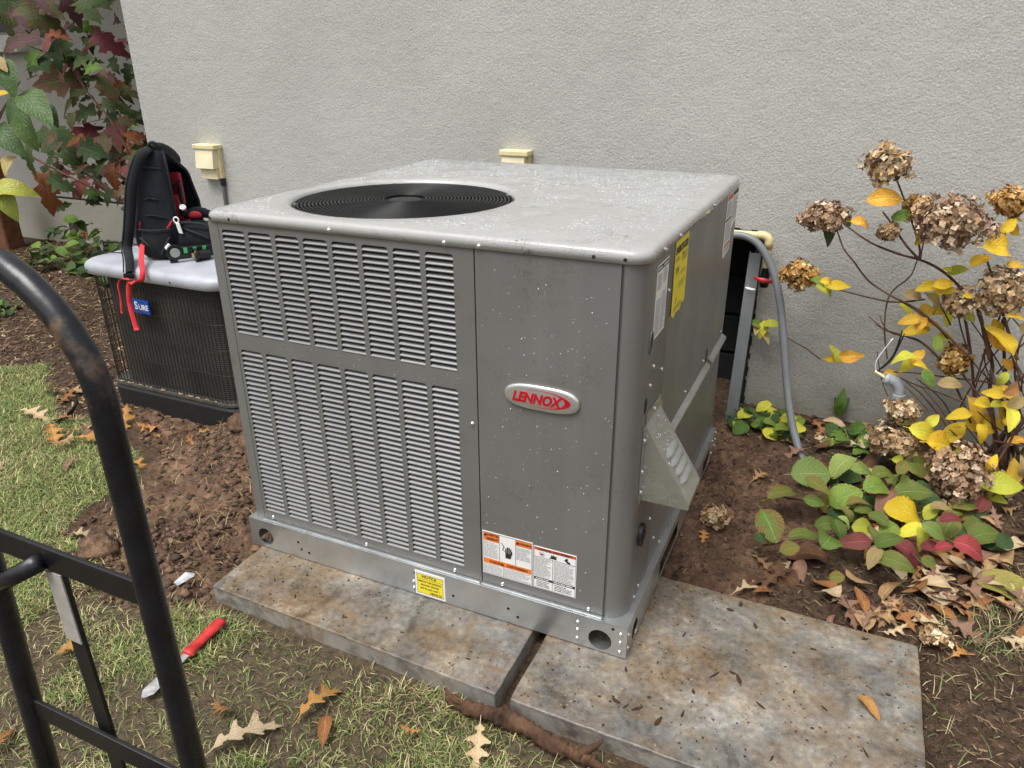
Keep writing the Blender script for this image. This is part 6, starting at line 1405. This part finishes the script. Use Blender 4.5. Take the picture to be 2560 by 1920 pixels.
for i in range(250):
    x = rg.uniform(.24, 1.5); y = rg.uniform(.43, 1.80) if i < 170 else rg.uniform(.43, .95)
    if x < .6 and .62 < y < 1.25: x += .45
    kd, hu_ = rg.choice(['oak','oak','ovate','long']), rg.choice(['tan','pale','rust','dark','pinkish','rust','tan','pinkish']); wh = 'at the wall foot' if y > 1.4 else ('at the right edge' if x > .95 else 'around the low hydrangea')
    fallen(kd, hu_, x, y, rg.uniform(.07, .15), rg.uniform(0, 360), '%s %s fallen leaf in the litter %s' % (HUE[hu_], SHAPE[kd], wh), 'leaf litter under the hydrangeas', .55, float(gh(x, y))+rg.uniform(0, .022))
for i in range(40): x = rg.uniform(-6.0, -3.1); y = rg.uniform(.95, 2.8); hu_ = rg.choice(['tan','pale','rust','pinkish']); fallen('oak', hu_, x, y, rg.uniform(.08, .15), rg.uniform(0, 360), '%s fallen leaf in the bark mulch %s' % (HUE[hu_], 'near the plinth' if y > 1.9 else ('left of the old condenser' if x > -4.3 else 'at the far left edge')), 'leaf litter before the recessed wall', .4)
G3 = 'fallen leaves near the wide slab'
for kind, k, x, y, l_, yaw, lab, z in (('oak','pale',.80,.735,.19,-75,'large cream oak leaf on the bark behind the slab corner',None),('long','rust',.875,.83,.20,8,'smooth rust-brown leaf lying right of the dark red hydrangea leaves',None),('ovate','olive',1.0,.75,.24,-5,'large olive-green leaf spotted with bits at the right edge',None),('oak','orange',.80,.62,.10,80,'small yellow-orange leaf below the cream oak leaf',None),('ovate','dark',.36,.56,.16,-40,'dark brown leaf on the soil touching the back edge of the slab',None),('ovate','dark',.43,.70,.20,20,'broad dark brown leaf below the low hydrangea',None),('long','orange',.605,.085,.09,-48,'small orange leaf lying alone on the wide slab',.0),('oak','orange',.075,.70,.09,-80,'small orange oak leaf on the bare soil beside the unit',None),('oak','tan',.20,1.18,.12,60,'tan oak leaf on the bare soil near the flexible conduit',None),('oak','tan',.28,.62,.11,-30,'tan leaf on the soil behind the wide slab',None),('oak','rust',.38,1.70,.16,-50,'large rust-tan leaf leaning on the wall right of the conduit',None),('oak','pale',.40,1.58,.14,-70,'pale oak leaf below the rust-tan one near the conduit',None),('oak','pale',.52,.50,.07,30,'pale leaf scrap at the back edge of the wide slab',None),('oak','orange',.84,.42,.12,50,'orange-brown crumpled leaf at the right back corner of the slab',None)): fallen(kind, k, x, y, l_, yaw, lab, G3, .25 if z is None else .05, z)
fh = flower_head(None, (.095, .79, .005), .065, .03, 0, 91, 'fallen_flower_head', 200); tag(fh, 'dried flower head lying on the bare soil beside the unit', 'flower head')
fh = flower_head(None, (.775, .44, .0), .045, .03, 0, 92, 'fallen_flower_head', 120); tag(fh, 'dried flower head fallen at the back right corner of the slab', 'flower head')
# ------------------------------------------------------------------ root, scraper, scraps
rt = MB(); pp = smooth_path([(-.40,-.275,-.05),(-.34,-.295,-.035),(-.267,-.293,-.030),(-.183,-.290,-.032),(-.091,-.312,-.030),(-.03,-.318,-.030),(.02,-.312,-.034)], 14); r0 = random.Random(4)
rt.tube(pp, [(.010+.013*math.sin(math.pi*min(1, .12+i/len(pp)*.8)))*(1+.45*(r0.random()-.5)) for i in range(len(pp))], 14, True, .8); rt.v = [tuple(Vector(p)+Vector([.0075*float(fbm(p[0]*45+q*9, p[1]*60+p[2]*70, 3, 30+q)) for q in range(3)])) for p in rt.v]; rto = thing('bark_root', 'piece of brown root lying on the lawn along the slab front', 'root', (-.18, -.29, -.06)); rt.build('root_body', MT['root'], rto, smooth=True)
for pts, a, b in (([(-.02,-.318,-.025),(.015,-.30,.0),(.03,-.295,.02)], .012, .004), ([(-.34,-.295,-.03),(-.37,-.30,-.02),(-.40,-.29,.0)], .007, .003), ([(.0,-.315,-.03),(.05,-.325,-.038)], .012, .007)): MB().tube(pts, [a, (a+b)/2, b][:len(pts)], 8).build('root_stub', MT['root'], rto, smooth=True)
kn = thing('red_handled_scraper', 'flat scraper with a bright red handle lying in the grass beside the hand truck', 'scraper', (-1.14, -.43, -.04)); ka = Vector((-1.139,-.452,-.036)); kb = Vector((-1.147,-.306,-.032)); kd = (kb-ka).normalized(); ks = kd.cross(EZ).normalized()
hn = MB(); hn.loft([[ka+(kb-ka)*t+ks*w_*math.cos(q)+EZ*h_*math.sin(q) for q in np.linspace(0, 2*math.pi, 13)[:-1]] for t, w_, h_ in ((0,.015,.010),(.03,.0195,.012),(.09,.0195,.012),(.11,.017,.011),(.4,.0165,.011),(.7,.019,.0115),(.93,.0195,.011),(1,.015,.007))]); hn.build('handle', MT['red_plastic'], kn, smooth=True); MB().obox(kb-kd*.016+EZ*.0085, kd*.005, ks*.004, EZ*.002).build('hanging_hole', MT['dark'], kn)
bl_ = MB(); c0 = ka-kd*.0; c1_ = Vector((-1.126,-.612,-.038)); bd2 = (c1_-c0).normalized(); bs_ = bd2.cross(EZ).normalized()
bl_.loft([[c0+(c1_-c0)*t+bs_*w_*s_+EZ*(.0008*z_) for s_, z_ in ((-1,-1),(1,-1),(1,1),(-1,1))] for t, w_ in ((0,.011),(.3,.012),(.6,.017),(.88,.019),(1,.004))]); bl_.build('blade', simple('blade_steel', (.42,.42,.42), .35, .4, .35, 50), kn)
pa = MB(); pa.add([(-1.42,-.235,-.035),(-1.39,-.245,-.03),(-1.365,-.20,-.018),(-1.375,-.185,-.02),(-1.40,-.20,-.012)], [(0,1,2,4),(4,2,3)]); o = pa.build('paper_scrap', simple('plastic_film', (.36,.37,.39), .25, 0, .3, 60)); o.modifiers.new('solid', 'SOLIDIFY').thickness = .001; tag(o, 'small crumpled white plastic scrap on the dug soil by the left slab', 'scrap')
ed = MB(); ed.tube([(-2.84,.40,-.05),(-2.86,.50,-.03),(-2.93,.58,-.03),(-3.05,.62,-.05)], .012, 8, True, .5); tag(ed.build('black_strip', MT['rubber'], smooth=True), 'short black strip left of the leaf heap', 'edging')  # thin black strip laid at the lawn edge
# grit and crumbs trodden onto the slabs
r_ = np.random.default_rng(31); n = 5200; x = r_.uniform(-1.255, .715, n); y = r_.uniform(-.245, .385, n); k = ((x < -.285) | (x > -.225)) & ~((x < -.0) & (y > -.005)) & (r_.random(n) < .25+.75*(fbm(x*7, y*7, 3, 12) > .0)); x, y = x[k], y[k]; n = len(x)
L_ = .0012+.005*r_.random(n)**3; az = r_.uniform(0, 6.28, n); c = np.stack([x, y, 0*x-.0032], -1); u_ = np.stack([np.cos(az), np.sin(az), 0*az], -1)*L_[:,None]; v_ = np.stack([-np.sin(az), np.cos(az), 0*az], -1)*(L_*r_.uniform(.25, .9, n))[:,None]; up = np.array([0,0,1.])*(L_*.6)[:,None]
V_ = np.stack([c-u_, c-v_, c+u_, c+v_, c+up], 1).reshape(-1, 3); b = np.arange(n)[:,None]*5; Q_ = np.concatenate([b+np.array(q) for q in ((0,1,4),(1,2,4),(2,3,4),(3,0,4))])
c_ = np.array([(.06,.035,.02),(.10,.065,.038),(.035,.022,.014),(.30,.24,.16),(.17,.115,.07)])[r_.integers(0, 5, n)]; tag(np_mesh('slab_grit', V_, Q_, MT['clods'], np.repeat(np.concatenate([c_, np.ones((n,1))], 1), 5, 0)), 'grit and soil crumbs trodden over both concrete slabs', 'grit', None, 'stuff')
# bits lying on the slabs
bm = []
for s_ in range(3):
    mb = MB(); rb = random.Random(s_); mb.loft([[(x, y*w_, z+.0015*rb.random()) for x, y, z in ((t, -1, 0), (t, -.4, .4), (t, .6, .35), (t, 1, 0))] for t, w_ in ((-1, .3), (-.5, .5+.3*rb.random()), (.2, .45+.3*rb.random()), (1, .25))]); me = mb.mesh('bark_bit'); me.materials.append(MT['root']); bm.append(me)
for i in range(30):
    x = rg.uniform(-.12, .70); y = rg.uniform(-.22, .36)
    if x < .02 and y > -.02: continue
    o = inst(bm[i % 3], 'bark_bit', None, (x, y, -.0015), (0, 0, rg.uniform(0, 6.3)), (rg.uniform(.004, .017), rg.uniform(.003, .008), rg.uniform(.003, .007))); tag(o, 'dark bark bit lying on the wide slab', 'bark bit', 'bark bits on the wide slab')
for i in range(14):
    x = rg.uniform(-1.2, -.32); y = rg.uniform(-.21, -.03); o = inst(bm[i % 3], 'bark_bit', None, (x, y, -.0015), (0, 0, rg.uniform(0, 6.3)), (rg.uniform(.003, .009), rg.uniform(.002, .004), rg.uniform(.002, .004))); tag(o, 'tiny bark bit on the mud-stained left slab', 'bark bit', 'bark bits on the left slab')
